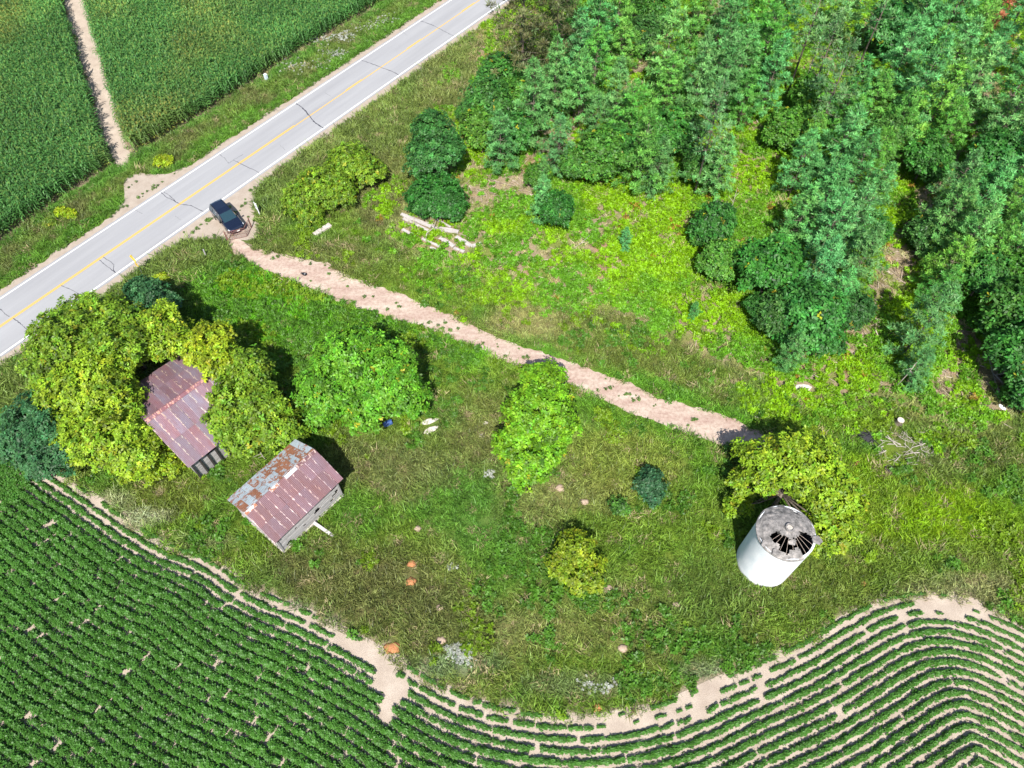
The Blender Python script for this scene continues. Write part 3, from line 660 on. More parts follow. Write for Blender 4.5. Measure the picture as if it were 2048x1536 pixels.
# darker bramble clumps and yard weeds
x, y = jgrid(-50, 60, 5, 60, .5); k = inview(x, y, 60); x, y = x[k], y[k]; C, G, fr, cl, wd, sl = zone(x, y); u, v = proj(x, y); n = len(x)
q = fbm(x*.35, y*.35, 97); lush = sdpoly(u, v, [(380, 560), (470, 520), (560, 562), (690, 612), (880, 672), (960, 705), (930, 745), (700, 650), (600, 720), (430, 640)])
pr = np.maximum(.75*sst(.58, .68, q), .8*sst(-20, 20, lush)); k = (R.random(n) < pr*fr*(cl < .4)); x, y, u, v = x[k], y[k], u[k], v[k]; n = len(x)
yl = fbm(x*.15, y*.15, 98) > .55
tint = np.where(yl[:, None], np.array([.17, .29, .012]), np.array([.085, .215, .018]))*(.7+.6*R.random((n, 1)))
scatter('yard_weeds', FORB, z3(x, y), .7+.7*R.random(n), tint, 'leafy green weeds in patches among the meadow grass', 'weeds', .2)
# white flowers on the verge
fl = []
for cu, cv, ru, rv, m in [(640, 80, 45, 10, 90), (670, 110, 26, 10, 80), (690, 75, 22, 10, 90), (590, 135, 30, 12, 50), (740, 55, 30, 10, 50), (770, 40, 30, 10, 40), (640, 130, 30, 14, 30), (925, 1310, 22, 18, 60), (905, 1300, 16, 12, 40), (1190, 1375, 40, 14, 40), (610, 690, 20, 14, 12), (980, 950, 10, 10, 20), (905, 1135, 10, 8, 16)]:
    for _ in range(m): fl.append(P(cu+R.normal(0, ru*.5), cv+R.normal(0, rv*.5)))
fl = np.array(fl); n = len(fl); scatter('white_wildflowers', FORB, z3(fl[:, 0], fl[:, 1], .15), .22+.22*R.random(n), np.array([.62, .64, .58])*(.7+.4*R.random((n, 1))), 'pale white wildflowers dotted along the verge and field edge', 'wildflowers', .2)
# slash: sticks of the clear-cut, too many to count
x, y = jgrid(-12, 100, 18, 122, .55); k = inview(x, y, 90); x, y = x[k], y[k]; C, G, fr, cl, wd, sl = zone(x, y); n = len(x)
k = R.random(n) < (cl*(.10+.75*sl+.22*(fbm(x*.4, y*.4, 99) > .56)))*fr; x, y = x[k], y[k]; m = MB()
for a, b_ in zip(x, y):
    t = R.random()*3.14 if R.random() < .4 else R.normal(2.2, .5); l = R.gamma(2.0, .32)+.2; d = np.array([cos(t), sin(t), R.normal(0, .12)])*l/2; c = np.array([a, b_, .06+.12*R.random()])
    m.beam(c-d, c+d, .02+.05*R.random(), .03)
t = NT('slash_wood'); M_SLASH = t.done(t.ramp(t.noise(1.7, 4, t.coord('Object')), [(.3, (.16, .10, .07)), (.5, (.34, .26, .20)), (.7, (.52, .45, .38))]), .9)
o = m.obj('slash_sticks', M_SLASH); tag(o, 'tan cut branches and sticks littering the clear-cut', 'sticks', kind='stuff')

# ------------------------------------------------------------------ trees
def treething(name, label, cat, group, cm, tm, loc, rz=0, sc=1.0, tint=(1, 1, 1), szz=None, trunkmat=None):
    e = empty(name, loc, rz); tag(e, label, cat, group)
    if np.isscalar(sc): sc = (sc, sc, sc)
    c = link('crown', cm, None, e); c.scale = sc; c.color = (*tint, 1)
    t_ = link('trunk', tm, None, e); t_.scale = sc; return e
def broad(name, label, px, base, L=.30, wd_=.15, dens=6.0, clump=.95, yel=.05, r=.16, seed=0, nl=7, cat='tree', group=None, var=.22):
    lob = []
    for (u, v, rp, z) in px:
        q = P(u, v, z); rm = rp*math.sqrt(q[0]**2+q[1]**2+(CAM_H-z)**2)/CAM_F; lob.append([q[0], q[1], z, rm, rm, min(rm*.9, z*.97+.1)])
    bx = np.mean([l[0] for l in lob]); by = np.mean([l[1] for l in lob])
    for l in lob: l[0] -= bx; l[1] -= by
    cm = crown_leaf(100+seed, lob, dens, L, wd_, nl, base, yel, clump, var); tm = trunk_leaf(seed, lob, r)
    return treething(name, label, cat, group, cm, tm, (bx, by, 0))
YG = (.200, .310, .016); MG = (.085, .200, .016); OG = (.140, .245, .016); DG = (.040, .140, .028); DB = (.040, .125, .042)
T = [('maple_tree', 'bright yellow green maple left of the rusty shed, widest crown of the cluster', [(195, 770, 62, 4.6), (150, 800, 55, 3.8), (238, 815, 40, 4.2)], YG),
 ('maple_tree', 'yellow green maple covering the lower left side of the rusty shed', [(225, 875, 58, 3.6), (175, 870, 45, 3.2), (270, 900, 42, 2.8)], YG),
 ('maple_tree', 'green maple nearest the road edge at the left of the shed cluster', [(140, 690, 58, 4.4), (110, 730, 42, 3.5)], OG),
 ('maple_tree', 'dense maple behind the shed with its crown touching the road line', [(160, 645, 42, 4.0), (215, 640, 44, 4.2)], OG),
 ('maple_tree', 'green maple between the road and the top left corner of the shed roof', [(235, 700, 52, 5.0), (260, 660, 38, 4.4)], OG),
 ('maple_tree', 'maple leaning over the top edge of the shed roof', [(325, 655, 40, 4.6), (350, 688, 32, 4.4), (300, 690, 30, 4.0)], YG),
 ('maple_tree', 'yellowing maple over the top right corner of the shed roof', [(420, 690, 38, 4.6), (445, 725, 34, 4.4), (405, 715, 24, 4.6)], (.24, .32, .014)),
 ('maple_tree', 'green maple hiding the right side of the shed roof', [(495, 745, 40, 4.2), (470, 800, 40, 4.0), (515, 810, 44, 3.8), (450, 835, 30, 3.4)], OG),
 ('maple_tree', 'lower maple between the shed and the rusty barn roof', [(490, 860, 46, 2.6), (545, 850, 42, 2.4), (580, 880, 26, 1.4)], OG),
 ('walnut_tree', 'dark green feathery tree between the road and the maples', [(300, 600, 34, 3.4), (280, 585, 22, 3.0), (322, 615, 26, 3.0)], DB),
 ('walnut_tree', 'dark blue green tree at the corner of the soybean field', [(85, 850, 50, 3.2), (60, 880, 42, 2.4), (110, 890, 46, 2.6), (75, 925, 26, 1.2)], DB),
 ('vine_thicket', 'low yellow green vine thicket at the front left corner of the shed', [(330, 915, 32, 1.0), (295, 930, 34, 1.1), (260, 930, 28, 1.0), (350, 935, 18, .6)], (.20, .30, .012)),
 ('maple_tree', 'large round green maple standing alone in the lush grass', [(700, 715, 62, 4.8), (770, 750, 62, 4.4), (660, 775, 56, 3.6), (730, 800, 60, 3.2), (810, 795, 40, 2.6), (640, 820, 30, 1.6)], (.100, .265, .016)),
 ('maple_tree', 'tall oval bright green maple beside the middle of the drive', [(1085, 775, 44, 4.4), (1075, 830, 62, 4.2), (1060, 890, 62, 2.8), (1115, 850, 40, 3.2), (1050, 925, 44, 1.6)], (.130, .290, .012)),
 ('maple_tree', 'wide yellow green maple growing behind the white silo', [(1600, 930, 62, 4.4), (1540, 935, 46, 4.0), (1655, 985, 52, 3.6), (1505, 915, 28, 3.4), (1485, 965, 26, 2.2), (1660, 1050, 40, 2.4), (1625, 1085, 26, 1.6), (1480, 1010, 18, 1.4)], (.190, .300, .014)),
 ('young_maple', 'small yellow green maple with a dark round shadow in the yard', [(1150, 1105, 36, 1.6), (1165, 1145, 40, 1.1), (1125, 1130, 28, 1.0)], (.17, .245, .012)),
 ('shrub', 'small blue green shrub with a pointed shadow below the drive', [(1300, 965, 26, .9), (1305, 990, 18, .5)], (.040, .115, .045)),
 ('shrub', 'tiny dark green shrub just left of the blue green shrub', [(1237, 1010, 12, .6), (1245, 1025, 10, .4)], (.055, .15, .02)),
 ('bush', 'larger olive green bush beside the road, right of the pair', [(700, 325, 38, 2.0), (735, 345, 32, 1.6), (680, 340, 26, 1.6)], OG),
 ('bush', 'olive green bush beside the road, left and lower of the pair', [(645, 375, 44, 2.0), (605, 395, 36, 1.6), (675, 385, 34, 1.6), (620, 425, 26, 1.0)], OG),
 ('oak_tree', 'dark green oak standing apart at the left edge of the wood', [(862, 265, 34, 5.2), (880, 300, 40, 4.2), (855, 315, 36, 3.4)], DG),
 ('oak_tree', 'low rounded dark green oak above the timber pile', [(870, 390, 46, 2.0), (845, 400, 30, 1.4), (895, 405, 34, 1.4)], (.030, .130, .018))]
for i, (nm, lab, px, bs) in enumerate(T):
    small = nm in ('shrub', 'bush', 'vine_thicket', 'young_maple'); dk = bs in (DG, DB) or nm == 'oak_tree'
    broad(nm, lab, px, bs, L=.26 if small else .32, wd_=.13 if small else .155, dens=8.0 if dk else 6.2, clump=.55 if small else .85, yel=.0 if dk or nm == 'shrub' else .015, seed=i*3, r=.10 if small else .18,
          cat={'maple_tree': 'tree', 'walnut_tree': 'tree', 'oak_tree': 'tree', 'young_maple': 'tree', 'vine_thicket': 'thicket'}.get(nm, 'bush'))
# plantation
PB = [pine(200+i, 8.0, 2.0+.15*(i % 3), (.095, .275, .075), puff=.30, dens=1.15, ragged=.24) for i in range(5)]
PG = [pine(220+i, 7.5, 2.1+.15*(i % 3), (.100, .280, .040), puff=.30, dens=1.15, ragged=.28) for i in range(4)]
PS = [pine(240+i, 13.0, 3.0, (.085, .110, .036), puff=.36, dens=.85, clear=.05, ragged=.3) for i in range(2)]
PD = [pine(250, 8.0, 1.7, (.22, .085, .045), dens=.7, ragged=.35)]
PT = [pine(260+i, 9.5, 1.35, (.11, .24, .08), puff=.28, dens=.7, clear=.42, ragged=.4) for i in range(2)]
def oakv(i, base):
    rng = np.random.default_rng(300+i); lob = [(0, 0, 2.9, 1.75, 1.75, 2.1)]
    for k in range(4): a = k*1.57+rng.random(); lob.append((cos(a)*1.1, sin(a)*1.1, 1.7+1.6*rng.random(), 1.15, 1.15, 1.2))
    return crown_leaf(300+i, lob, 7.5, .30, .16, 6, base, .01, .75), trunk_leaf(300+i, lob, .12)
PO = [oakv(i, [(.042, .155, .022), (.050, .175, .026), (.040, .135, .026), (.070, .20, .022)][i]) for i in range(4)]
KIND = {'p': (PB, .46*8.0, 2.1, 'pine_tree', 'blue green young pine'), 'g': (PG, .46*7.5, 2.2, 'pine_tree', 'grass green young pine'), 's': (PS, .42*13, 3.0, 'spruce_tree', 'dark grey green spruce'),
        'd': (PD, 4.0, 1.7, 'dead_pine', 'rust red dead pine'), 't': (PT, 6.0, 1.35, 'thin_pine', 'thin pine with a bare pale trunk'), 'o': (PO, 2.6, 2.15, 'oak_sapling', 'dark leafy young oak')}
AREA = [('left wood block by road', lambda u, v: u < 1180), ('middle wood block', lambda u, v: u < 1580 and v < 360), ('clear-cut edge below middle block', lambda u, v: u < 1480), ('belt slanting down the clear-cut', lambda u, v: u < 1770 and v > 270),
        ('upper right wood block', lambda u, v: v < 290), ('right edge of the wood', lambda u, v: True)]
WOOD = [('s', 1045, 80, 78), ('s', 1115, 40, 62), ('o', 975, 205, 50), ('o', 958, 255, 40), ('o', 1005, 160, 46), ('o', 930, 225, 20), ('o', 1030, 200, 40), ('p', 1065, 232, 48), ('p', 1000, 288, 42), ('o', 1030, 270, 36), ('p', 1160, 190, 44), ('p', 1110, 180, 44), ('g', 1190, 150, 48), ('p', 1195, 60, 52), ('g', 1235, 40, 46), ('g', 1245, 100, 42), ('p', 1160, 110, 46), ('g', 1100, 120, 40), ('p', 1118, 300, 40), ('p', 1190, 265, 40), ('o', 1200, 315, 48), ('g', 1262, 240, 46), ('p', 1232, 205, 40), ('g', 1285, 318, 56), ('p', 1318, 335, 42), ('o', 1335, 262, 46), ('o', 1375, 250, 40), ('t', 1420, 270, 34), ('p', 1330, 130, 48), ('g', 1372, 120, 46), ('p', 1390, 188, 46), ('p', 1445, 160, 48), ('g', 1335, 185, 44), ('p', 1450, 85, 48), ('g', 1505, 60, 48), ('p', 1485, 130, 44), ('g', 1530, 105, 46), ('p', 1565, 35, 48), ('p', 1470, 15, 46), ('p', 1540, 170, 42), ('o', 1300, 22, 38), ('o', 1285, 72, 34), ('p', 1215, 0, 46), ('g', 1150, 25, 44), ('g', 1490, 200, 40), ('o', 1510, 150, 34), ('o', 1230, 290, 40), ('g', 1405, 20, 34),
 ('p', 1085, 355, 22), ('p', 1085, 405, 32), ('o', 1113, 425, 36), ('o', 1075, 350, 26), ('p', 1250, 480, 18), ('p', 1440, 340, 44), ('o', 1400, 335, 36), ('o', 1425, 455, 42), ('o', 1438, 525, 40), ('o', 1400, 470, 24), ('o', 1538, 545, 58), ('o', 1150, 330, 34), ('o', 1290, 280, 34),
 ('p', 1388, 622, 16), ('p', 1580, 712, 34), ('o', 1612, 640, 58), ('o', 1555, 630, 46), ('p', 1635, 560, 50), ('p', 1650, 480, 52), ('p', 1600, 440, 48), ('p', 1600, 335, 46), ('p', 1680, 300, 50), ('p', 1702, 362, 46), ('p', 1655, 390, 46), ('p', 1735, 420, 44), ('p', 1692, 470, 50), ('g', 1745, 330, 44), ('p', 1715, 535, 46), ('p', 1670, 600, 44), ('o', 1700, 620, 40), ('o', 1645, 670, 40), ('o', 1570, 258, 38), ('g', 1620, 290, 36), ('g', 1700, 250, 40), ('o', 1520, 620, 30), ('o', 1740, 470, 34),
 ('p', 1850, 650, 54), ('p', 1835, 735, 34), ('t', 1650, 110, 40), ('t', 1665, 190, 36), ('t', 1620, 60, 30), ('p', 1690, 20, 40), ('o', 1620, 200, 36), ('g', 1745, 210, 44), ('p', 1700, 205, 42), ('p', 1830, 60, 56), ('p', 1800, 130, 48), ('g', 1855, 150, 50), ('p', 1830, 200, 52), ('g', 1872, 222, 48), ('g', 1800, 245, 44), ('p', 1900, 40, 48), ('g', 1932, 105, 46), ('p', 1900, 140, 44), ('g', 1950, 55, 40), ('d', 1995, 25, 44), ('p', 2035, 30, 42), ('p', 1962, 150, 38), ('p', 1930, 195, 44), ('g', 1893, 260, 42), ('o', 1780, 60, 40), ('o', 1768, 275, 36), ('t', 1760, 30, 34), ('p', 1850, 0, 46), ('p', 1930, -10, 46), ('p', 2075, 80, 46),
 ('p', 2030, 180, 48), ('p', 2045, 250, 48), ('p', 2000, 268, 46), ('o', 1992, 322, 42), ('p', 2045, 330, 44), ('o', 1850, 325, 36), ('p', 1905, 385, 42), ('p', 1890, 440, 50), ('p', 1952, 420, 48), ('g', 2000, 430, 48), ('p', 2045, 400, 46), ('p', 1932, 490, 48), ('g', 1900, 530, 46), ('g', 1982, 505, 46), ('p', 2035, 495, 44), ('o', 1852, 470, 34), ('o', 1965, 560, 40), ('g', 1880, 580, 38), ('o', 2035, 625, 56), ('o', 2045, 705, 56), ('o', 2025, 560, 42), ('o', 2080, 760, 50), ('p', 2090, 560, 50), ('o', 1872, 330, 28), ('p', 2100, 450, 46), ('p', 2095, 300, 46)]
SPEC = {(1000, 288): 'blue green pine at the left end of the clear-cut edge, bare weeds before it', (1065, 232): 'blue green pine with a visible pale trunk behind the edge pines', (1045, 80): 'largest dark grey green spruce beside the road', (1115, 40): 'dark grey green spruce right of the largest spruce',
 (1285, 318): 'bright green pine at the front of the middle block', (1113, 425): 'dark leafy oak sapling at the centre of the weedy clearing', (1250, 480): 'very small faint pine alone in the weedy clearing', (1388, 622): 'tiny blue green pine alone in yellow weeds above the drive', (1538, 545): 'round bright green oak at the foot of the slanting belt',
 (1580, 712): 'small pale blue green pine nearest the drive end', (1850, 650): 'tall pale blue green pine with a long bare trunk near the brush pile', (1835, 735): 'low pine at the foot of the tall pale blue green pine', (1995, 25): 'rust red dead pine at the top right of the wood', (2035, 625): 'dark leafy oak in deep shade at the right edge', (2045, 705): 'lowest dark leafy oak at the right edge', (1438, 525): 'dark oak just left of the round bright green oak', (1425, 455): 'dark oak second to the left above the round bright green oak', (1085, 405): 'blue green pine left of the oak sapling at the clearing centre', (1570, 258): 'dark round oak sapling ringed by yellow weeds'}
ORD = 'first second third fourth fifth sixth seventh eighth ninth tenth eleventh twelfth thirteenth fourteenth fifteenth sixteenth seventeenth eighteenth nineteenth twentieth'.split()
RANK = {}
for (k, u, v, r_) in WOOD:
    if (u, v) not in SPEC: RANK.setdefault((k, next(a for a, f in AREA if f(u, v))), []).append((u, v))
for q in RANK.values(): q.sort()
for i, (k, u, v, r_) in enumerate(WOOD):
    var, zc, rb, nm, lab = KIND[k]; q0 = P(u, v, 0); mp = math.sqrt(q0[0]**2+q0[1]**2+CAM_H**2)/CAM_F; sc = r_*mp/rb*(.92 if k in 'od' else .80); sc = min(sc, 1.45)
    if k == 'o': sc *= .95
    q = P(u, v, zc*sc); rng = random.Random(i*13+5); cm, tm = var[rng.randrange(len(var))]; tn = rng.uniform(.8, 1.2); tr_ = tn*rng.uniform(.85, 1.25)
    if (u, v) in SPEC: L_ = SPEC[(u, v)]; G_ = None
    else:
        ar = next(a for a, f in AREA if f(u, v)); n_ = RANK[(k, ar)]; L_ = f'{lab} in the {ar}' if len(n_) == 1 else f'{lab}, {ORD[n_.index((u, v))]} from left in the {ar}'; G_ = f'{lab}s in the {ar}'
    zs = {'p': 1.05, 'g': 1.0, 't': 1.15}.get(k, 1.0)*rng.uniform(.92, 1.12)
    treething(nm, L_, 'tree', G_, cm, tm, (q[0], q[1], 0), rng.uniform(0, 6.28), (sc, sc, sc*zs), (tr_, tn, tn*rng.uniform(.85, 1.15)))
# bare standing trunks
def snag(label, a, h, r=.09, lean=(0, 0), nb=5):
    e = empty('bare_trunk', (*P(*a), 0)); tag(e, label, 'dead tree'); m = MB(); top = np.array([lean[0], lean[1], h]); m.tube([(0, 0, -.1), top*.5+[.08, 0, 0], top], [r, r*.7, r*.2], 7); m.obj('trunk', M_PBARK, e, smooth=True)
    for k in range(nb):
        m = MB(); f = .45+.5*R.random(); p = top*f; d = R.normal(0, .5, 3); d[2] = abs(d[2])*.4+.15; m.tube([p, p+d*.5, p+d], [.03, .018, .006], 4); m.obj('branch', M_PBARK, e)
snag('tall bare pale trunk rising through the thin pines', (1587, 218), 10.5, .11, (.3, .2), 7)
snag('slim bare trunk at the right of the yellow weeds in the upper wood', (1632, 205), 7.5, .06)
snag('short bare trunk standing in the front of the slanting belt', (1452, 445), 5.0, .05)
snag('bare trunk beside the tall pale blue green pine', (1790, 775), 4.2, .06, (.4, .2))
# ------------------------------------------------------------------ barn and shed
def rustmat(name, base1, base2, streak, galv=False):
    t = NT(name); oc = t.n('ObjectInfo').outputs['Color']; co_ = t.coord('Object', None, True); ol = t.coord('Object')
    f = t.noise(1.3, 5, t.coord('Object', (1, .35, 1), True), .65); g = t.noise(9, 4, co_)
    c = t.ramp(f, [(.32, base1), (.68, base2)])
    if galv:
        r_ = t.n('ObjectInfo').outputs['Random']; h = t.noise(2.2, 6, t.coord('Object', (1, 1, 1), True), .72)
        k = t.step(t.math('ADD', h, t.math('MULTIPLY', r_, .16)), .56, .60)
        c = t.mix(c, t.ramp(g, [(.3, (.24, .085, .045)), (.7, (.40, .19, .11))]), k)
    else:
        sx = t.n('SeparateXYZ'); t.set(sx.inputs[0], ol); ax = t.math('ABSOLUTE', sx.outputs[0])
        edge = t.step(ax, .18, .33); h = t.noise(3.0, 5, t.coord('Object', (2.5, .7, 1), True), .7)
        k = t.step(t.math('ADD', h, t.math('MULTIPLY', edge, .16)), .665, .70)
        c = t.mix(c, t.ramp(g, [(.35, streak[0]), (.65, streak[1])]), t.math('MULTIPLY', k, .85))
    c = t.mix(c, t.ramp(g, [(.3, (.82, .82, .82)), (.7, (1.1, 1.1, 1.1))]), .8, 'MULTIPLY')
    c = t.mix(c, oc, 1.0, 'MULTIPLY'); t.bump(g, .2, .01)
    return t.done(c, .55, .15 if not galv else .35, .4)
M_RUST = rustmat('rusty_roof', (.118, .046, .044), (.125, .070, .084), ((.40, .22, .15), (.50, .45, .43)))
M_GALV = rustmat('galvanised_roof', (.36, .41, .44), (.46, .51, .54), None, True)
M_LAV = rustmat('faded_roof', (.185, .100, .108), (.190, .150, .182), ((.48, .34, .20), (.48, .43, .39)))
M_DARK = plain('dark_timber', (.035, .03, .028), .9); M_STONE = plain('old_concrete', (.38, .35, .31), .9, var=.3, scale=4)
def sheetmesh(wd_, ln, n=7):
    V = []; F = []; m = 2*n+1
    for j in range(3):
        for i in range(m): V.append((-wd_/2+wd_*i/(m-1), -ln*j/2, .014*(i % 2)))
    for j in range(2):
        for i in range(m-1): F.append((j*m+i, (j+1)*m+i, (j+1)*m+i+1, j*m+i+1))
    return raw_mesh('roof_sheet', V, F)
def roof(e, x0, x1, half, zr, ze, ncol, nrow, mats, tints, over=.02):
    """two slopes of overlapping corrugated sheets about a ridge along local x"""
    al = math.atan2(zr-ze, half); sl_ = math.hypot(half, zr-ze); cw = (x1-x0)/ncol; ln = sl_/nrow
    for side in (0, 1):
        me = sheetmesh(cw*1.05, ln*1.06); me.materials.append(mats[side])
        for r_ in range(nrow):
            for c in range(ncol):
                o = link('roof_sheet', me, None, e); d = r_*ln*.985; xx = x0+cw*(c+.5); sgn = -1 if side == 0 else 1
                lift = .03*(nrow-1-r_)+.012*(c % 2)+.010*R.random()
                o.location = (xx, sgn*d*cos(al), zr-d*sin(al)+lift); o.rotation_euler = (al+R.normal(0, .004), R.normal(0, .006), (0 if side == 0 else pi)+R.normal(0, .006))
                tn = tints[side](c, r_); o.color = (*tn, 1)
e = empty('barn', (BARN[0], BARN[1], 0), BARN[2]); tag(e, 'weathered grey board barn with rusty red and pale metal gable roof', 'barn')
def t0(c, r_):
    a = R.random(); b_ = .85+.3*R.random(); return (b_, b_*(.9+.2*a), b_*(.9+.35*a))
def t1(c, r_): b_ = .9+.2*R.random(); return (b_, b_, b_)
roof(e, -3.6, 3.55, 2.87, 4.5, 3.0, 11, 2, (M_RUST, M_GALV), (t0, t1))
M_CAP = rustmat('ridge_metal', (.44, .48, .51), (.55, .59, .61), None, True)
for a, b_, side in [(-3.62, -2.55, -1), (-1.15, -.35, -1), (.35, 1.5, -1), (1.55, 3.5, -1), (-3.6, -.2, 1), (-.15, 3.5, 1)]:
    m = MB(); m.add([(a, 0, .035), (b_, 0, .035), (b_, side*.26, -.10), (a, side*.26, -.10)], [(0, 1, 2, 3)] if side > 0 else [(3, 2, 1, 0)])
    m.obj('ridge_cap', M_CAP if not (side < 0 and a > 1.5) else M_RUST, e, (0, 0, 4.56))
wb = lambda: (lambda b_: (b_, b_*.985, b_*.97, 1))(R.uniform(.75, 1.12))
XA, XB, YH = -3.35, 3.05, 2.5; bh = .215
def hboard(x0, x1, y, z, ax, th=.03):
    """horizontal board: ax 'x' along the eave walls, 'y' along the gables"""
    m = MB(); l = (x1-x0)/2
    m.box(-l, l, -th/2, th/2, -bh*.44, bh*.44)
    o = m.obj('board', M_WOOD, e); o.color = wb()
    j = R.normal(0, .012); dz = R.normal(0, .008)
    if ax == 'x': o.location = ((x0+x1)/2, y+j, z+dz); o.rotation_euler = (R.normal(0, .05), R.normal(0, .008), 0)
    else: o.location = (y+j, (x0+x1)/2, z+dz); o.rotation_euler = (R.normal(0, .05), R.normal(0, .008), pi/2)
nb = int(3.0/bh)
for i in range(nb):
    z = .2+bh*(i+.5)
    for y in (-YH, YH):
        segs = [(XA, XB)]
        if y < 0:
            cut = {1: [(-2.9, -2.2)], 2: [(-2.7, -2.35), (1.9, 2.3)], 3: [(-1.0, -.75)], 4: [(.25, .95), (2.2, 2.75)], 5: [(.4, .8), (2.6, 2.9)], 6: [(-1.7, -1.5)], 8: [(2.3, 2.9)], 9: [(1.8, 2.5)], 11: [(-.6, -.35)]}.get(i, [])
            for a, b_ in cut: segs = [q for s_ in segs for q in ([(s_[0], a), (b_, s_[1])] if s_[0] < a < s_[1] else [s_])]
            if i in (3, 7, 10): segs = [q for s_ in segs for q in ([(s_[0], (s_[0]+s_[1])/2-.01), ((s_[0]+s_[1])/2+.01, s_[1])] if s_[1]-s_[0] > 3 else [s_])]
        for a, b_ in segs: hboard(a, b_, y, z, 'x')
i = 0
while True:
    z = .2+bh*(i+.5); hw = YH if z < 3.05 else (4.42-z)/1.5*2.87
    if hw < .25: break
    for xw in (XA, XB):
        s_ = min(hw, YH)-.02
        if xw == XA and i in (4, 9): hboard(-s_, .4, xw, z, 'y'); hboard(.62, s_, xw, z, 'y')
        elif xw == XA and i == 6: hboard(-s_, s_-.5, xw, z, 'y')
        else: hboard(-s_, s_, xw, z, 'y')
    i += 1
for (a, b_) in ((XA, -YH), (XB, -YH), (XA, YH), (XB, YH)):
    m = MB(); m.box(a-.07, a+.07, b_-.07, b_+.07, 0, 3.05); o = m.obj('corner_post', M_WOOD, e); o.color = wb()
m = MB(); m.box(XA-.12, XB+.12, -YH-.14, YH+.14, -.1, .2); m.obj('foundation', M_STONE, e)
m = MB(); m.box(XA-.05, XA+.10, -YH-.22, -YH-.02, 2.35, 3.0); o = m.obj('loose_board', M_DARK, e)
for sgn in (-1, 1):
    m = MB(); m.beam((XA-.2, sgn*2.75, 2.98), (XB+.42, sgn*2.75, 2.98), .05, .14); o = m.obj('fascia', M_WOOD, e); o.color = (.6, .58, .56, 1)
# plank leaning against the barn
a = P(627, 1045, .55); b_ = P(668, 1073, .06); m = MB(); m.beam((0, 0, .50), (b_[0]-a[0], b_[1]-a[1], .03), .26, .06); o = m.obj('plank', M_WOOD, None, (a[0], a[1], .05)); o.color = (1.25, 1.22, 1.2, 1)
tag(o, 'pale weathered plank leaning from the barn wall onto the grass', 'plank')

e = empty('shed', (SHED[0], SHED[1], 0), SHED[2]); tag(e, 'open fronted shed with faded mauve metal roof half hidden by maples', 'shed')
def t2(c, r_): b_ = .85+.3*R.random(); k = R.random(); return (b_*(1.05-.1*k), b_*(.85+.25*k), b_*(.85+.3*k))
roof(e, -3.7, 3.65, 5.2, 4.5, 3.0, 11, 2, (M_LAV, M_LAV), (t2, t2))
m = MB(); m.add([(-3.7, 0, .05), (3.65, 0, .05), (3.65, -.3, -.04), (-3.7, -.3, -.04)], [(3, 2, 1, 0)]); m.add([(-3.7, 0, .05), (3.65, 0, .05), (3.65, .12, .01), (-3.7, .12, .01)], [(0, 1, 2, 3)]); o = m.obj('ridge_cap', M_LAV, e, (0, 0, 4.57)); o.color = (1.05, .72, .72, 1)
for k in range(10):
    x_ = -3.4+k*.75; m = MB(); m.box(x_-.06, x_+.06, -4.98, -4.82, -.05, 2.98); o = m.obj('post', M_DARK, e)
for k in range(9):
    for j in range(9):
        x_ = -3.4+k*.75; z = .15+j*.3
        if R.random() < .08: continue
        m = MB(); m.box(-.30, .30, -.015, .015, -.135, .135); o = m.obj('board', M_WOOD, e, (x_+.375, -4.80+R.normal(0, .01), z)); o.color = wb(); o.rotation_euler = (R.normal(0, .04), R.normal(0, .02), 0)
for sgn in (-1, 1):
    n = 40
    for k in range(n):
        y_ = -4.85+9.7*(k+.5)/n; zt = 3.0+1.5*(1-abs(y_)/5.2)-.08; m = MB(); m.box(-.015, .015, -.115, .115, 0, zt-.05-.25*(R.random() < .12)); o = m.obj('board', M_WOOD, e, (sgn*3.42+R.normal(0, .012), y_, .05)); o.color = wb()
m = MB(); m.box(-3.4, 3.4, 4.80, 4.84, 0, 2.98); m.obj('back_wall', M_DARK, e)
for k in range(10):
    x_ = -3.4+k*.75; m = MB(); m.beam((x_, -5.15, 2.93), (x_, 0, 4.42), .07, .12, (1, 0, 0)); m.obj('rafter', M_DARK, e)

# ------------------------------------------------------------------ silo
t = NT('silo_paint'); f = t.noise(1.2, 5, t.coord('Object', (1, 1, .5)), .6); g = t.noise(7, 6, t.coord('Object', (1, 1, 3)), .8); h = t.noise(14, 4, t.coord('Object', (3, 3, .35)))
c = t.ramp(f, [(.3, (.52, .56, .59)), (.6, (.64, .65, .66))]); c = t.mix(c, (.38, .37, .36), t.step(g, .66, .72))
sx = t.n('SeparateXYZ'); t.set(sx.inputs[0], t.coord('Object')); zz = t.step(sx.outputs[2], 3.6, 6.0)
c = t.mix(c, (.33, .40, .45), t.math('MULTIPLY', t.step(h, .55, .62), t.math('MULTIPLY', zz, .7))); c = t.mix(c, (.34, .32, .29), t.step(sx.outputs[2], .35, .05)); t.bump(g, .3, .02); M_SILO = t.done(c, .75)
t = NT('silo_roof'); f = t.noise(2.4, 7, t.coord('Object'), .75); g = t.noise(16, 4, t.coord('Object'), .7)
c = t.ramp(f, [(.32, (.07, .066, .062)), (.47, (.17, .158, .148)), (.58, (.27, .25, .235)), (.70, (.40, .34, .29))]); c = t.mix(c, t.ramp(g, [(.3, (.6, .6, .6)), (.65, (1.1, 1.1, 1.1))]), .8, 'MULTIPLY'); t.bump(f, .6, .06); M_SROOF = t.done(c, .9)
e = empty('silo', (*SILO, 0)); tag(e, 'white painted concrete silo with broken grey domed roof', 'silo')
n = 72; rs = 2.10; V = []; F = []; zsn = [0, .8, 1.6, 2.4, 3.2, 4.0, 4.8, 5.5, 6.0]
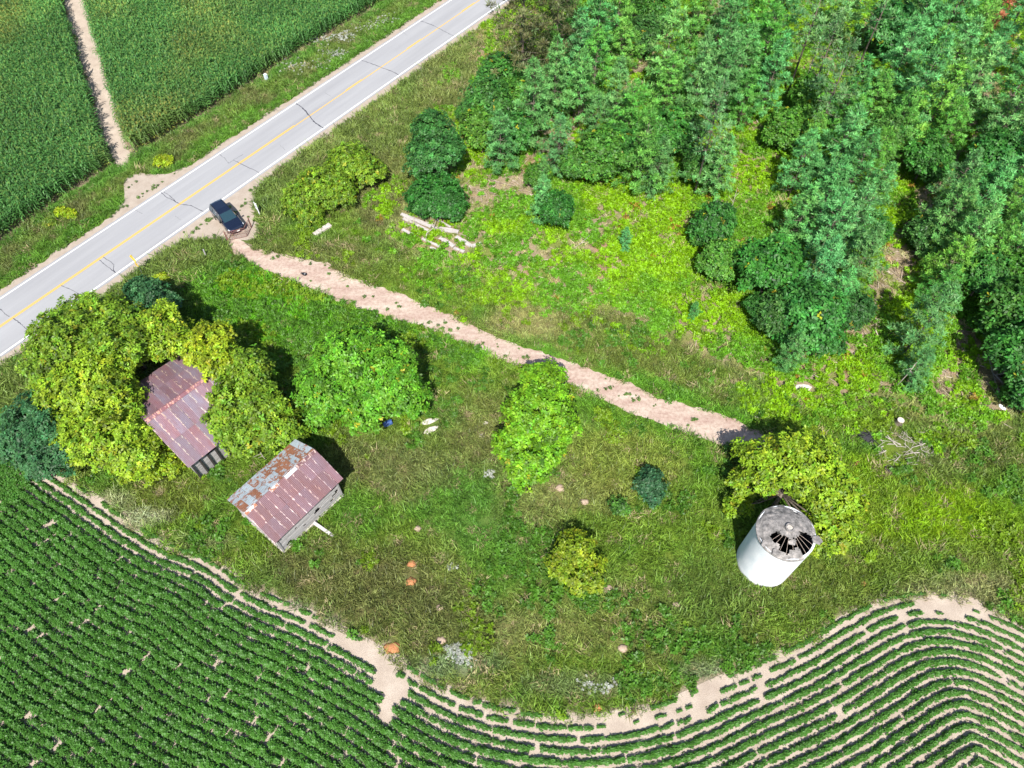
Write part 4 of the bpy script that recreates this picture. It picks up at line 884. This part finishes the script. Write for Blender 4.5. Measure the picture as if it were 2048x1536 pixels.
for j, z in enumerate(zsn):
    for k in range(n):
        a = 2*pi*k/n; r_ = rs+.012*sin(k*pi)+.015*(float(vn(np.array(k*.5), np.array(z*1.3), 8))-.5); top = z+(.16*(float(vn(np.array(k*.45), np.array(3.), 19))-.6) if j == len(zsn)-1 else 0); V.append((r_*cos(a), r_*sin(a), top))
    if j:
        for k in range(n): F.append(((j-1)*n+k, (j-1)*n+(k+1) % n, j*n+(k+1) % n, j*n+k))
nb_ = len(V)
for z in (6.0, 0.05):
    for k in range(n): a = 2*pi*k/n; V.append(((rs-.16)*cos(a), (rs-.16)*sin(a), z))
b0 = (len(zsn)-1)*n
for k in range(n):
    k2 = (k+1) % n; F.append((b0+k, b0+k2, nb_+k2, nb_+k)); F.append((nb_+k, nb_+k2, nb_+n+k2, nb_+n+k))
obj('wall', V, F, M_SILO, e, smooth=False)
m = MB(); m.tube([(0, 0, .02), (0, 0, .12)], rs-.2, 32); m.obj('floor', M_DARK, e)  # floor coloured near-black, the shade inside the silo put into its colour
m = MB(); m.tube([(0, 0, .1), (0, 0, 5.9)], rs-.17, 48, False); m.obj('shade_liner', plain('interior_shade', (.05, .05, .05), .9), e)  # added near-black liner, paints the shade inside the silo onto the wall
def rz_(r_): f_ = r_/rs; return 5.98+.80*(1-f_**1.6)
def roofpart(name, keep, thick=.10, nr=16, na=96, r0=.3, r1=2.19, lift=0):
    V = []; F = []; m = na
    for s_ in (0, 1):
        for i in range(nr+1):
            for k in range(na):
                a = 2*pi*k/na; r_ = r0+(r1-r0)*i/nr; jr = .05*(float(vn(np.array(k*.35), np.array(i*.9), 44))-.5); z = rz_(r_)-thick*s_+(.09*(float(vn(np.array(k*.4), np.array(i*.7), 45))-.5) if i > nr*.62 else 0)+lift
                V.append(((r_+jr)*cos(a), (r_+jr)*sin(a), z))
    K = np.zeros((nr, na), bool)
    for i in range(nr):
        for k in range(na): K[i, k] = keep((i+.5)/nr, 360*(k+.5)/na)
    N0 = (nr+1)*na; idx = lambda s_, i, k: s_*N0+i*na+(k % na)
    for i in range(nr):
        for k in range(na):
            if not K[i, k]: continue
            F.append((idx(0, i, k), idx(0, i+1, k), idx(0, i+1, k+1), idx(0, i, k+1))); F.append((idx(1, i, k), idx(1, i, k+1), idx(1, i+1, k+1), idx(1, i+1, k)))
            for (di, dk, p, q) in ((-1, 0, (i, k), (i, k+1)), (1, 0, (i+1, k+1), (i+1, k)), (0, -1, (i+1, k), (i, k)), (0, 1, (i, k+1), (i+1, k+1))):
                i2, k2 = i+di, (k+dk) % na
                if i2 < 0 or i2 >= nr or not K[i2, k2]: F.append((idx(0, *p), idx(0, *q), idx(1, *q), idx(1, *p)))
    return obj(name, V, F, M_SROOF, e)
def hole(f_, a):
    j = 8*(float(vn(np.array(f_*6.), np.array(a*.05), 46))-.5); a2 = a+j*1.6; jr = .16*(float(vn(np.array(a*.12), np.array(2.), 47))-.5)
    if 193 < a2 < 352 and .22+jr*.6 < f_ < .60+.5*jr: return True
    if 236 < a2 < 262 and .5 < f_ < .78+jr: return True
    if 292 < a2 < 348 and .22 < f_ < .97: return True
    if 52 < a < 62 and .74 < f_ < .88: return True
    return False
roofpart('dome', lambda f_, a: not hole(f_, a))
m = MB()
for k in range(28):
    a, b_ = 2*pi*k/28, 2*pi*(k+1)/28
    for (ra, rb2, za, zb) in ((.22, .34, 6.90, 6.90), (.34, .36, 6.90, 6.70), (.20, .22, 6.66, 6.90)):
        m.add([(ra*cos(a), ra*sin(a), za), (rb2*cos(a), rb2*sin(a), zb), (rb2*cos(b_), rb2*sin(b_), zb), (ra*cos(b_), ra*sin(b_), za)], [(0, 1, 2, 3)])
m.obj('hatch_ring', M_SROOF, e)
m = MB(); m.tube([(0, 0, 6.74), (0, 0, 6.80)], .235, 24); m.obj('hatch_cover', M_STONE, e)
t = NT('rebar'); M_REBAR = t.done(t.ramp(t.noise(8, 3, t.coord('Object')), [(.3, (.22, .15, .11)), (.7, (.42, .36, .31))]), .7)
for a in (208, 222, 240, 256, 274, 290, 303, 316, 330):
    a_ = radians(a); m = MB(); m.tube([(r_*cos(a_), r_*sin(a_), rz_(r_)-.05-.05*sin((r_-.4)*1.6)) for r_ in (.4, .9, 1.4, 1.8, 2.1)], .013, 4); m.obj('rebar', M_REBAR, e)
def chunk(name, cx, cy, cz, rx, ry, th, seed, tilt=(0, 0)):
    rng = np.random.default_rng(seed); k = 9; a = np.sort(rng.random(k))*6.28; rr = .75+.4*rng.random(k); V = [(cx+rx*r_*cos(q), cy+ry*r_*sin(q), cz+tilt[0]*rx*r_*cos(q)+tilt[1]*ry*r_*sin(q)+s_*th) for s_ in (0, 1) for q, r_ in zip(a, rr)]
    m = MB(); m.add(V, [tuple(range(k-1, -1, -1)), tuple(range(k, 2*k))]+[(i, (i+1) % k, k+(i+1) % k, k+i) for i in range(k)]); m.obj(name, M_SROOF, e)
chunk('roof_slab', .12, -.95, 6.42, .34, .22, .06, 3, (0, .3)); chunk('roof_slab', 2.02, -.62, 6.05, .42, .34, .09, 4, (-.3, 0)); chunk('roof_slab', -1.75, -.9, 6.12, .3, .4, .09, 6, (.2, .1)); chunk('roof_slab', -1.2, -1.55, 6.1, .4, .25, .1, 7, (.1, .2))

# ------------------------------------------------------------------ parked car
t = NT('car_paint'); M_PAINT = t.done((.006, .010, .026), .16, .25, .6); t.b.inputs['Coat Weight'].default_value = 1.0; t.b.inputs['Coat Roughness'].default_value = .04
t = NT('car_glass'); M_GLASS = t.done((.012, .035, .045), .05, 0, .8); t.b.inputs['Coat Weight'].default_value = .6
M_RUB = plain('tyre_rubber', (.018, .018, .018), .85); M_CHROME = plain('chrome', (.65, .66, .68), .2, 1.0); M_LAMP = plain('headlamp', (.75, .78, .82), .12, .3, .8); M_PLATE = plain('plate_white', (.78, .78, .76), .5); M_TRIM = plain('black_trim', (.012, .012, .013), .4)
f_ = P(477, 462, .45); r_ = P(436, 409, 1.62); hd = f_-r_; ca_ = math.atan2(hd[1], hd[0]); cc_ = f_-hd/np.linalg.norm(hd)*2.42
car = empty('parked_car', (cc_[0], cc_[1], .012), ca_); tag(car, 'dark navy blue SUV parked nose in at the farm gate', 'car')
def sect(x, zb, zs, hw, hw2, zm): return [(x, -hw*.9, zb), (x, hw*.9, zb), (x, hw, zb+.15), (x, hw, zm), (x, hw2, zs), (x, hw2*.5, zs+.02), (x, -hw2*.5, zs+.02), (x, -hw2, zs), (x, -hw, zm), (x, -hw, zb+.15)]
m = MB(); m.loft([sect(*a) for a in [(-2.42, .48, .98, .80, .72, .80), (-2.36, .36, 1.05, .92, .86, .86), (-1.9, .30, 1.08, .965, .90, .90), (-.6, .28, 1.08, .965, .92, .92), (.75, .28, 1.07, .965, .90, .92), (1.2, .28, 1.05, .965, .88, .90), (1.9, .30, .98, .95, .82, .86), (2.28, .36, .90, .88, .74, .78), (2.42, .46, .76, .74, .62, .68)]])
body = m.obj('body', M_PAINT, car, smooth=False)
bv = body.modifiers.new('bevel', 'BEVEL'); bv.width = .05; bv.segments = 3; bv.limit_method = 'ANGLE'; bv.angle_limit = radians(20)
m = MB(); cab = lambda x, hwb, hwt, zb, zt: [(x, -hwb, zb), (x, hwb, zb), (x, hwt, zt), (x, 0, zt+.03), (x, -hwt, zt)]
m.loft([[(-2.30, -.84, 1.06), (-2.30, .84, 1.06), (-2.08, .68, 1.62), (-2.08, 0, 1.66), (-2.08, -.68, 1.62)], cab(-1.85, .88, .70, 1.06, 1.68), cab(-.6, .90, .72, 1.06, 1.72), [(.4, -.90, 1.06), (.4, .90, 1.06), (.15, .70, 1.66), (.15, 0, 1.70), (.15, -.70, 1.66)], [(1.18, -.86, 1.04), (1.18, .86, 1.04), (1.10, .78, 1.08), (1.10, 0, 1.10), (1.10, -.78, 1.08)]])
m.obj('cabin', M_PAINT, car, smooth=False)
def pane(name, q, mat=M_GLASS, off=.006):
    q = [np.array(p, float) for p in q]; nrm = unit(np.cross(q[1]-q[0], q[2]-q[0])); cen = sum(q)/4; d = nrm*off*(1 if nrm@(cen-np.array([-.5, 0, .9])) > 0 else -1); m = MB(); m.add([p+d for p in q]+[p-d*.2 for p in q], [(0, 1, 2, 3), (7, 6, 5, 4)]+[(i, 4+i, 4+(i+1) % 4, (i+1) % 4) for i in range(4)]); return m.obj(name, mat, car)
pane('windscreen', [(1.10, -.74, 1.10), (1.10, .74, 1.10), (.22, .66, 1.66), (.22, -.66, 1.66)], off=.02)
pane('rear_window', [(-2.28, -.74, 1.12), (-2.28, .74, 1.12), (-2.11, .62, 1.57), (-2.11, -.62, 1.57)], off=.012)
for s_ in (-1, 1):
    for (x0, x1) in ((-2.0, -1.35), (-1.28, -.45), (-.36, .30)):
        pane('side_window', [(x0, s_*.882, 1.13), (x1, s_*.888, 1.13), (x1-.06, s_*.735, 1.58), (x0+.06, s_*.725, 1.58)], off=.012)
    m = MB(); m.loft([[(.62, s_*.93, 1.05), (.80, s_*.93, 1.05), (.80, s_*.93, 1.20), (.62, s_*.93, 1.20)], [(.66, s_*1.13, 1.06), (.80, s_*1.13, 1.06), (.80, s_*1.13, 1.22), (.66, s_*1.13, 1.22)]]); m.obj('wing_mirror', M_TRIM, car)
    m = MB(); m.tube([(-1.95, s_*.64, 1.73), (-.9, s_*.66, 1.76), (.0, s_*.66, 1.74)], .022, 6); m.obj('roof_rail', M_TRIM, car)
    m = MB(); m.loft([[(2.10, s_*.58, .80), (2.30, s_*.58, .76), (2.30, s_*.58, .68), (2.10, s_*.58, .68)], [(1.98, s_*.90, .83), (2.18, s_*.86, .78), (2.20, s_*.86, .70), (1.98, s_*.93, .70)]]); m.obj('headlight', M_LAMP, car, (.06, 0, .08))
    m = MB(); m.box(-2.44, -2.34, s_*.62-.12, s_*.62+.12, .78, 1.0); m.obj('tail_light', plain('tail_lamp', (.35, .02, .02), .25), car)
    for x_ in (1.45, -1.42):
        wv = MB(); y0 = s_*.86; wv.tube([(x_, y0-.12*s_, .36), (x_, y0-.08*s_, .36), (x_, y0+.08*s_, .36), (x_, y0+.11*s_, .36)], [.33, .36, .36, .33], 24); wo = wv.obj('wheel', M_RUB, car, smooth=False)
        rm = MB(); rm.tube([(x_, y0+.10*s_, .36), (x_, y0+.125*s_, .36)], .22, 16); rm.obj('rim', M_CHROME, wo)
m = MB()
for z in (.58, .65, .72): m.box(2.36, 2.45, -.42, .42, z-.015, z+.015)
m.obj('grille', M_CHROME, car); m = MB(); m.box(2.435, 2.46, -.16, .16, .46, .56); m.obj('number_plate', M_PLATE, car)

# ------------------------------------------------------------------ gate, posts, signs, pedestal
t = NT('gate_paint'); M_GATE = t.done(t.ramp(t.noise(4, 4, t.coord('Object', rnd=True)), [(.3, (.12, .035, .03)), (.7, (.26, .12, .10))]), .65)
def gate(label, a, b_, h=1.25):
    A, B = P(*a), P(*b_); L_ = float(np.linalg.norm(B-A)); e = empty('farm_gate', (*A, 0), math.atan2(B[1]-A[1], B[0]-A[0])); tag(e, label, 'gate', 'pipe farm gates')
    m = MB(); m.tube([(0, 0, .12), (0, 0, h), (L_, 0, h), (L_, 0, .12), (0, 0, .12)], .028, 6); m.obj('frame', M_GATE, e)
    for k in range(4): m = MB(); z = .12+(h-.12)*(k+1)/5; m.tube([(0, 0, z), (L_, 0, z)], .02, 5); m.obj('rail', M_GATE, e)
    m = MB(); m.tube([(L_/3, 0, .12), (L_/3, 0, h)], .02, 5); m.obj('upright', M_GATE, e); m = MB(); m.tube([(0, .02, .14), (L_/2, .02, h-.02)], .016, 5); m.obj('brace', M_GATE, e)
    m = MB(); m.tube([(-.1, 0, -.2), (-.1, 0, h+.15)], .06, 8); m.obj('post', M_GATE, e)
gate('rusty pipe gate leaf directly in front of the parked car', (458, 482), (494, 474)); gate('rusty pipe gate leaf swung out beside the right front of the car', (503, 456), (495, 473))
m = MB(); m.tube([(0, 0, -.2), (.05, 0, 1.1)], [.09, .075], 8); o = m.obj('fence_post', M_WOOD, None, (*P(413, 514), 0)); tag(o, 'short grey wooden post in the roadside grass below the gate', 'post')
M_STEEL = plain('sign_steel', (.42, .43, .44), .4, .8); t = NT('sign_yellow'); M_YEL = t.done((.86, .55, .015), .4, 0, .5); M_BLK = plain('sign_black', (.01, .01, .01), .5)
M_WHT = plain('sign_white', (.80, .81, .82), .45, var=.06)
e = empty('warning_sign', (*P(287, 550), 0), ROAD_A+pi/2); tag(e, 'yellow diamond warning sign with small plate below on a steel post', 'road sign')
m = MB(); m.tube([(0, 0, -.2), (0, 0, 2.95)], .035, 6); m.obj('post', M_STEEL, e)
# local -? faces: the face looks towards traffic coming up the near lane (local +y is opposite to the road direction)
def plate(poly, y, th, name, mat, par=None, z=0):
    k = len(poly); m = MB(); m.add([(a, y, b_+z) for a, b_ in poly]+[(a, y+th, b_+z) for a, b_ in poly], [tuple(range(k)), tuple(range(2*k-1, k-1, -1))]+[(i, k+i, k+(i+1) % k, (i+1) % k) for i in range(k)]); return m.obj(name, mat, par or e)
d_ = .56; dm = plate([(0, -d_), (d_, 0), (0, d_), (-d_, 0)], .04, .012, 'diamond_plate', M_YEL, None, 2.45)
plate([(-.06, -.28), (.02, -.28), (.02, -.05), (.16, .10), (.22, .04), (.26, .28), (.02, .22), (.09, .15), (-.06, 0)], .053, .004, 'arrow_mark', M_BLK, dm, 2.45)
pl_ = plate([(-.23, -.23), (.23, -.23), (.23, .23), (-.23, .23)], .04, .012, 'speed_plate', M_YEL, None, 1.60)
plate([(-.12, -.12), (-.03, -.12), (-.03, .12), (-.12, .12)], .053, .004, 'digit_mark', M_BLK, pl_, 1.60); plate([(.03, -.12), (.12, -.12), (.12, .12), (.03, .12)], .053, .004, 'digit_mark', M_BLK, pl_, 1.60)
q = P(520, 431); e = empty('notice_board', (*q, 0), radians(-52)); tag(e, 'small white sign board on a post beside the parked car', 'sign')
m = MB(); m.beam((0, 0, -.1), (0, 0, 1.7), .09, .09, (0, 1, 0)); m.obj('post', M_WHT, e); m = MB(); m.box(-.38, .38, -.075, -.05, .85, 1.75); bd = m.obj('board', M_WHT, e); m = MB(); m.box(-.15, .13, -.082, -.078, 1.22, 1.42); m.obj('dark_mark', plain('sign_ink', (.08, .09, .11)), bd)
q = P(534, 161); e = empty('utility_pedestal', (*q, 0), ROAD_A); tag(e, 'pale blue grey utility pedestal in the verge by the corn', 'utility box'); M_PED = plain('pedestal', (.50, .58, .62), .5, var=.08)
m = MB(); m.loft([[(-.19, -.19, 0), (.19, -.19, 0), (.19, .19, 0), (-.19, .19, 0)], [(-.17, -.17, .85), (.17, -.17, .85), (.17, .17, .85), (-.17, .17, .85)]]); m.obj('housing', M_PED, e); m = MB(); m.loft([[(-.20, -.20, .85), (.20, -.20, .85), (.20, .20, .85), (-.20, .20, .85)], [(-.12, -.12, .97), (.12, -.12, .97), (.12, .12, .97), (-.12, .12, .97)]]); m.obj('cap', M_PED, e)
# black bag on the drive
q = P(609, 550); e = empty('black_bag', (*q, .012), radians(-20)); tag(e, 'small black bag with a white patch lying on the dirt drive', 'bag'); M_BAG = plain('bag_cloth', (.010, .010, .014), .6)
m = MB(); rg = []
for i in range(7):
    a = i/6; x_ = -.28+.56*a; k = math.sqrt(max(.05, 1-(2*a-1)**2*.92)); rg.append([(x_, .20*k*cos(b_)*(.8+.4*a), .15+.15*k*sin(b_)) for b_ in np.linspace(0, 2*pi, 10, endpoint=False)])
m.loft(rg); m.obj('body', M_BAG, e, smooth=True); m = MB(); m.loft([[(.12+.05*s_, .10*cos(b_)-.03, .305+.03*sin(b_)*0+.002*s_+.05*sin(b_)*.0) for b_ in np.linspace(0, 2*pi, 8, endpoint=False)] for s_ in (0, 1)]); m.obj('white_patch', M_PLATE, e)
m = MB(); m.tube([(-.22, .02, .2), (-.36, .08, .16), (-.48, .10, .05), (-.40, -.02, .04), (-.26, -.06, .12)], .03, 6); m.obj('strap', M_BAG, e)
# log, timbers, planks
def timber(name, label, a, b_, wd_, th, cat, z=.0, tint=None, group=None, mat=None):
    A, B = P(*a), P(*b_); c = (A+B)/2; d = B-A; L_ = float(np.linalg.norm(d)); m = MB(); ns = 6; rings = []
    for i in range(ns+1):
        x_ = -L_/2+L_*i/ns; k = .9+.2*R.random(); rings.append([(x_+R.normal(0, .03)*(i in (0, ns)), -wd_/2*k, 0), (x_, wd_/2*k, 0), (x_, wd_/2*k*.95, th*(.85+.3*R.random())), (x_, 0, th*(.95+.25*R.random())), (x_, -wd_/2*k*.95, th*(.85+.3*R.random()))])
    m.loft(rings); o = m.obj(name, mat or M_WOOD, None, (c[0], c[1], z), math.atan2(d[1], d[0])); o.color = (*(tint or (1.2, 1.15, 1.1)), 1); tag(o, label, cat, group); return o
timber('split_log', 'pale weathered split log lying in the grass below the olive bushes', (629, 471), (661, 451), .62, .22, 'log', 0, (1.3, 1.2, 1.1))
TB = [((803, 431), (863, 456), .42, 'long grey beam across the top of the timber pile', .16), ((807, 438), (857, 463), .34, 'grey beam just below the longest beam of the timber pile', .05), ((824, 418), (846, 431), .40, 'pale board at the top left of the timber pile by the oak', .05), ((805, 460), (824, 470), .32, 'short pinkish board at the far left of the timber pile', .03), ((874, 458), (917, 465), .55, 'wide grey slab at the right of the timber pile', .05), ((874, 442), (902, 457), .20, 'thin white pole behind the wide grey slab', .14),
 ((845, 478), (879, 494), .32, 'pale board along the lower edge of the timber pile', .03), ((861, 496), (873, 501), .30, 'shortest pale board at the bottom of the timber pile', .03), ((880, 477), (908, 494), .48, 'wide pale slab in the lower middle of the timber pile', .04), ((912, 475), (942, 493), .50, 'tan slab at the lower right of the timber pile', .03), ((908, 497), (929, 505), .30, 'narrow pale board below the tan slab', .03), ((942, 494), (963, 488), .40, 'tan board at the far right end of the timber pile', .03), ((808, 447), (832, 458), .22, 'narrow dark grey board under the left of the beams', .02), ((852, 446), (880, 462), .3, 'grey board crossing under the dead branch', .03)]
for a, b_, w_, lab, z in TB: timber('timber', lab, a, b_, w_, .14, 'timber', z, group='timber pile in the weeds', tint=(1.15, 1.1, 1.05))
def bent(label, pts, r_=.07, mat=M_PBARK, name='dead_branch'):
    q = P(*pts[0][0][:2]); e = empty(name, (*q, 0)); tag(e, label, 'branch')
    for k, ch in enumerate(pts):
        m = MB(); w_ = [np.array([*(P(u, v, z)-q), z]) for u, v, z in ch]; m.tube(w_, [r_*(1-.7*i/(len(w_)-1))*(1 if k == 0 else .6) for i in range(len(w_))], 6); m.obj('stem' if k == 0 else 'side_branch', mat, e, smooth=True)
bent('forked grey dead branch lying over the timber pile', [[(851, 478, .1), (854, 466, .4), (867, 456, .5), (871, 444, .5), (872, 437, .6)], [(867, 456, .5), (876, 457, .5), (884, 455, .6)], [(867, 450, .5), (862, 443, .5)]])
bent('long pale dead branch in the weeds of the clearing centre', [[(1147, 497, .1), (1162, 486, .3), (1180, 470, .5)], [(1162, 486, .3), (1180, 483, .3)], [(1165, 483, .3), (1160, 470, .4)]], .06)
bent('dead fallen branch behind the barn, before the lower maple', [[(534, 922, .1), (525, 912, .4), (520, 903, .7)], [(525, 912, .4), (512, 918, .2)], [(522, 907, .5), (505, 915, .3)]], .05)
bent('bare grey branch in the shaded ground near the right edge', [[(2010, 770, .1), (1985, 745, .4), (1975, 705, .5)], [(1990, 750, .4), (2020, 745, .5)], [(1985, 745, .4), (2000, 790, .2)]], .07)
bent('pale fallen branch at the lower end of the clear-cut by the small pine', [[(1460, 707, .1), (1490, 695, .3), (1500, 690, .4)], [(1480, 700, .2), (1475, 722, .2)]], .05)
bent('thin pale pole fallen beside the slash in the lower clear-cut', [[(1735, 632, .1), (1750, 637, .2), (1770, 642, .2)], [(1750, 637, .2), (1748, 650, .1)]], .06)
# brush pile, stump, tyre, scraps
e = empty('brush_pile', (*P(1805, 895), 0)); tag(e, 'tangled grey brush pile at the lower end of the clear-cut', 'brush pile')
for k in range(90):
    a = R.random()*6.28; r_ = 2.6*math.sqrt(R.random()); c = np.array([r_*cos(a)*1.1, r_*sin(a)*.7, .1+.45*(1-r_/2.6)*R.random()]); d = unit(np.array([R.normal(), R.normal(), R.normal(0, .25)]))*R.uniform(.3, .9); m = MB(); m.tube([c-d, c+R.normal(0, .06, 3), c+d], [.025, .02, .008] if k > 8 else [.06, .05, .03], 4); m.obj('stick', M_PBARK, e)
e = empty('stump', (*P(1797, 846), 0)); tag(e, 'pale cut tree stump above the brush pile', 'stump'); m = MB(); m.tube([(0, 0, -.1), (0, 0, .15), (0, 0, .5)], [.42, .34, .31], 12); m.obj('bark', M_BARK, e); m = MB(); m.tube([(0, 0, .5), (0, 0, .515)], .30, 12); m.obj('cut_face', plain('cut_wood', (.55, .48, .40), .8), e)
m = MB(); m.tube([(.30*cos(a), .30*sin(a), .12) for a in np.linspace(0, 2*pi, 25)], .10, 8, False); o = m.obj('old_tyre', M_RUB, None, (*P(1777, 938), .02), smooth=True); tag(o, 'old black tyre lying in the yellow green grass', 'tyre')
def scrap(name, label, a, sx_, sy_, sz_, mat, cat, rz=0.3):
    m = MB(); k = 8; q = [(sx_*(.8+.3*R.random())*cos(t_), sy_*(.8+.3*R.random())*sin(t_)) for t_ in np.linspace(0, 2*pi, k, endpoint=False)]; m.loft([[(x_, y_, -.03) for x_, y_ in q], [(x_*.97, y_*.97, sz_*.7) for x_, y_ in q], [(x_*.8, y_*.8, sz_) for x_, y_ in q]]); o = m.obj(name, mat, None, (*P(*a), 0), rz); tag(o, label, cat); return o
M_RED = plain('rust_scrap', (.14, .035, .025), .7); M_SLAB = plain('slab', (.48, .43, .38), .9, var=.25); M_BURN = plain('charred_wood', (.02, .02, .022), .8); M_ASH = plain('ash', (.18, .18, .19), .95, var=.5)
scrap('scrap_metal', 'rusty red brown scrap in the grass left of the old tyre', (1713, 927), .30, .18, .2, M_RED, 'scrap'); scrap('scrap_metal', 'small rusty scrap between the charred heap and the stump', (1769, 850), .28, .12, .15, M_RED, 'scrap', .6)
e = empty('charred_heap', (*P(1732, 874), 0)); tag(e, 'blackened burnt heap beside the brush pile', 'burnt heap'); m = MB(); q = [(cos(t_)*(.7+.3*R.random()), sin(t_)*(.5+.25*R.random())) for t_ in np.linspace(0, 2*pi, 12, endpoint=False)]; m.loft([[(x_*1.1, y_*1.1, -.05) for x_, y_ in q], [(x_*.7, y_*.7, .16) for x_, y_ in q], [(x_*.3, y_*.3, .25) for x_, y_ in q]]); m.obj('ash_mound', M_BURN, e)
for k in range(16): a = R.random()*6.28; d = unit(np.array([cos(a), sin(a), R.normal(0, .2)]))*R.uniform(.4, 1.1); c = np.array([R.normal(0, .4), R.normal(0, .3), .2]); m = MB(); m.tube([c-d, c+d], .03, 4); m.obj('burnt_stick', M_BURN, e)
for i, (a, sx_, sy_, lab) in enumerate([((858, 843), .85, .28, 'long tan concrete slab in the grass by the round maple'), ((862, 860), .72, .30, 'pale concrete slab just below the long tan slab'), ((2004, 815), .18, .42, 'upright white board in the brush at the right edge'), ((1607, 775), .85, .45, 'pale sandy rock at the foot of the small blue green pine'), ((1665, 831), .28, .2, 'small pale stone left of the burnt heap'), ((408, 947), .32, .2, 'pale stone at the front corner of the shed'), ((964, 872), .32, .25, 'small pale stone in the grass left of the oval maple'), ((971, 846), .25, .16, 'tiny pale stone in the yard, upper of two'), ((1518, 832), .42, .28, 'pale stone beside the far end of the drive'), ((1295, 532), .28, .22, 'whitish stone in the yellow weeds'), ((1248, 513), .42, .18, 'grey stone in the weeds left of the whitish stone')]): scrap('flat_stone' if 'board' not in lab else 'white_board', lab, a, sx_, sy_, .10, M_SLAB if i != 2 else M_WHT, 'stone' if 'board' not in lab else 'board', R.uniform(0, .6))
e = empty('blue_drum', (*P(776, 850), 0), .5); tag(e, 'blue plastic drum half hidden under the round maple', 'drum'); M_BLUE = plain('blue_plastic', (.03, .07, .20), .4)
m = MB(); m.tube([(-.42, 0, .28), (-.40, 0, .28), (-.15, 0, .28), (-.12, 0, .28), (.12, 0, .28), (.15, 0, .28), (.40, 0, .28), (.42, 0, .28)], [.22, .27, .27, .29, .29, .27, .27, .22], 18); m.obj('barrel', M_BLUE, e, smooth=False); m = MB(); m.tube([(.42, .1, .36), (.46, .1, .36)], .05, 10); m.obj('bung', M_WHT, e)
# gopher mounds
t = NT('orange_soil'); f = t.noise(9, 5, t.coord('Object', rnd=True), .7); M_OSOIL = t.done(t.ramp(f, [(.3, (.26, .10, .04)), (.7, (.48, .22, .10))]), .95); t.bump(f, .8, .06)
t = NT('tan_soil'); f = t.noise(9, 5, t.coord('Object', rnd=True), .7); M_TSOIL = t.done(t.ramp(f, [(.3, (.27, .19, .13)), (.7, (.44, .34, .26))]), .95); t.bump(f, .8, .06)
for (u, v, r_, mt, lab) in [(823, 1128, .42, M_OSOIL, 'small orange soil mound, upper of the two right of the barn'), (822, 1163, .50, M_OSOIL, 'orange soil mound, lower of the two right of the barn'), (785, 1296, .70, M_OSOIL, 'largest orange soil mound at the edge of the soybean rows'), (879, 1215, .32, M_TSOIL, 'small pinkish soil mound below the orange pair'), (882, 1281, .45, M_TSOIL, 'brown soil mound right of the largest orange mound'), (836, 1057, .34, M_TSOIL, 'tan soil mound closest to the barn plank'), (1216, 1178, .50, M_TSOIL, 'tan bare mound just below the small yellow green maple'), (1352, 1210, .35, M_TSOIL, 'pinkish soil mound between the small maple and the silo'), (1247, 1296, .45, M_TSOIL, 'tan bare mound in the lower middle of the yard'), (1120, 976, .5, M_TSOIL, 'tan bare mound below the oval maple'), (1170, 1004, .45, M_TSOIL, 'pinkish mound right of the tan mound below the oval maple'), (1195, 1415, .5, M_OSOIL, 'faint orange mound on the bare bottom edge of the yard'), (1728, 1167, .3, M_OSOIL, 'small reddish mound right of the silo base')]:
    k = 11; q = [(r_*(.7+.5*R.random())*cos(t_), r_*(.7+.5*R.random())*sin(t_)*.85) for t_ in np.linspace(0, 2*pi, k, endpoint=False)]; m = MB(); m.loft([[(x_, y_, -.04) for x_, y_ in q], [(x_*.75, y_*.75, .09) for x_, y_ in q], [(x_*.35, y_*.35, .15) for x_, y_ in q]]); o = m.obj('soil_mound', mt, None, (*P(u, v), 0), smooth=True); tag(o, lab, 'soil mound')
# yellow weeds standing out on the verge
for i, (u, v, r_, lab) in enumerate([(327, 322, 14, 'yellow green bush on the verge by the end of the field track'), (122, 424, 9, 'small yellow weed clump on the verge, upper of three at left'), (140, 428, 9, 'small olive weed clump on the verge right of the yellow one'), (100, 446, 9, 'small green weed clump on the verge, lowest of three at left'), (322, 558, 12, 'yellow green weed clump below the warning sign')]):
    broad('weed_bush', lab, [(u, v, r_, .35), (u+r_*.6, v+r_*.2, r_*.6, .3)], (.24, .33, .012) if 'yellow' in lab else (.12, .2, .02), L=.2, wd_=.11, dens=9, clump=.3, seed=700+i, r=.03, cat='bush')
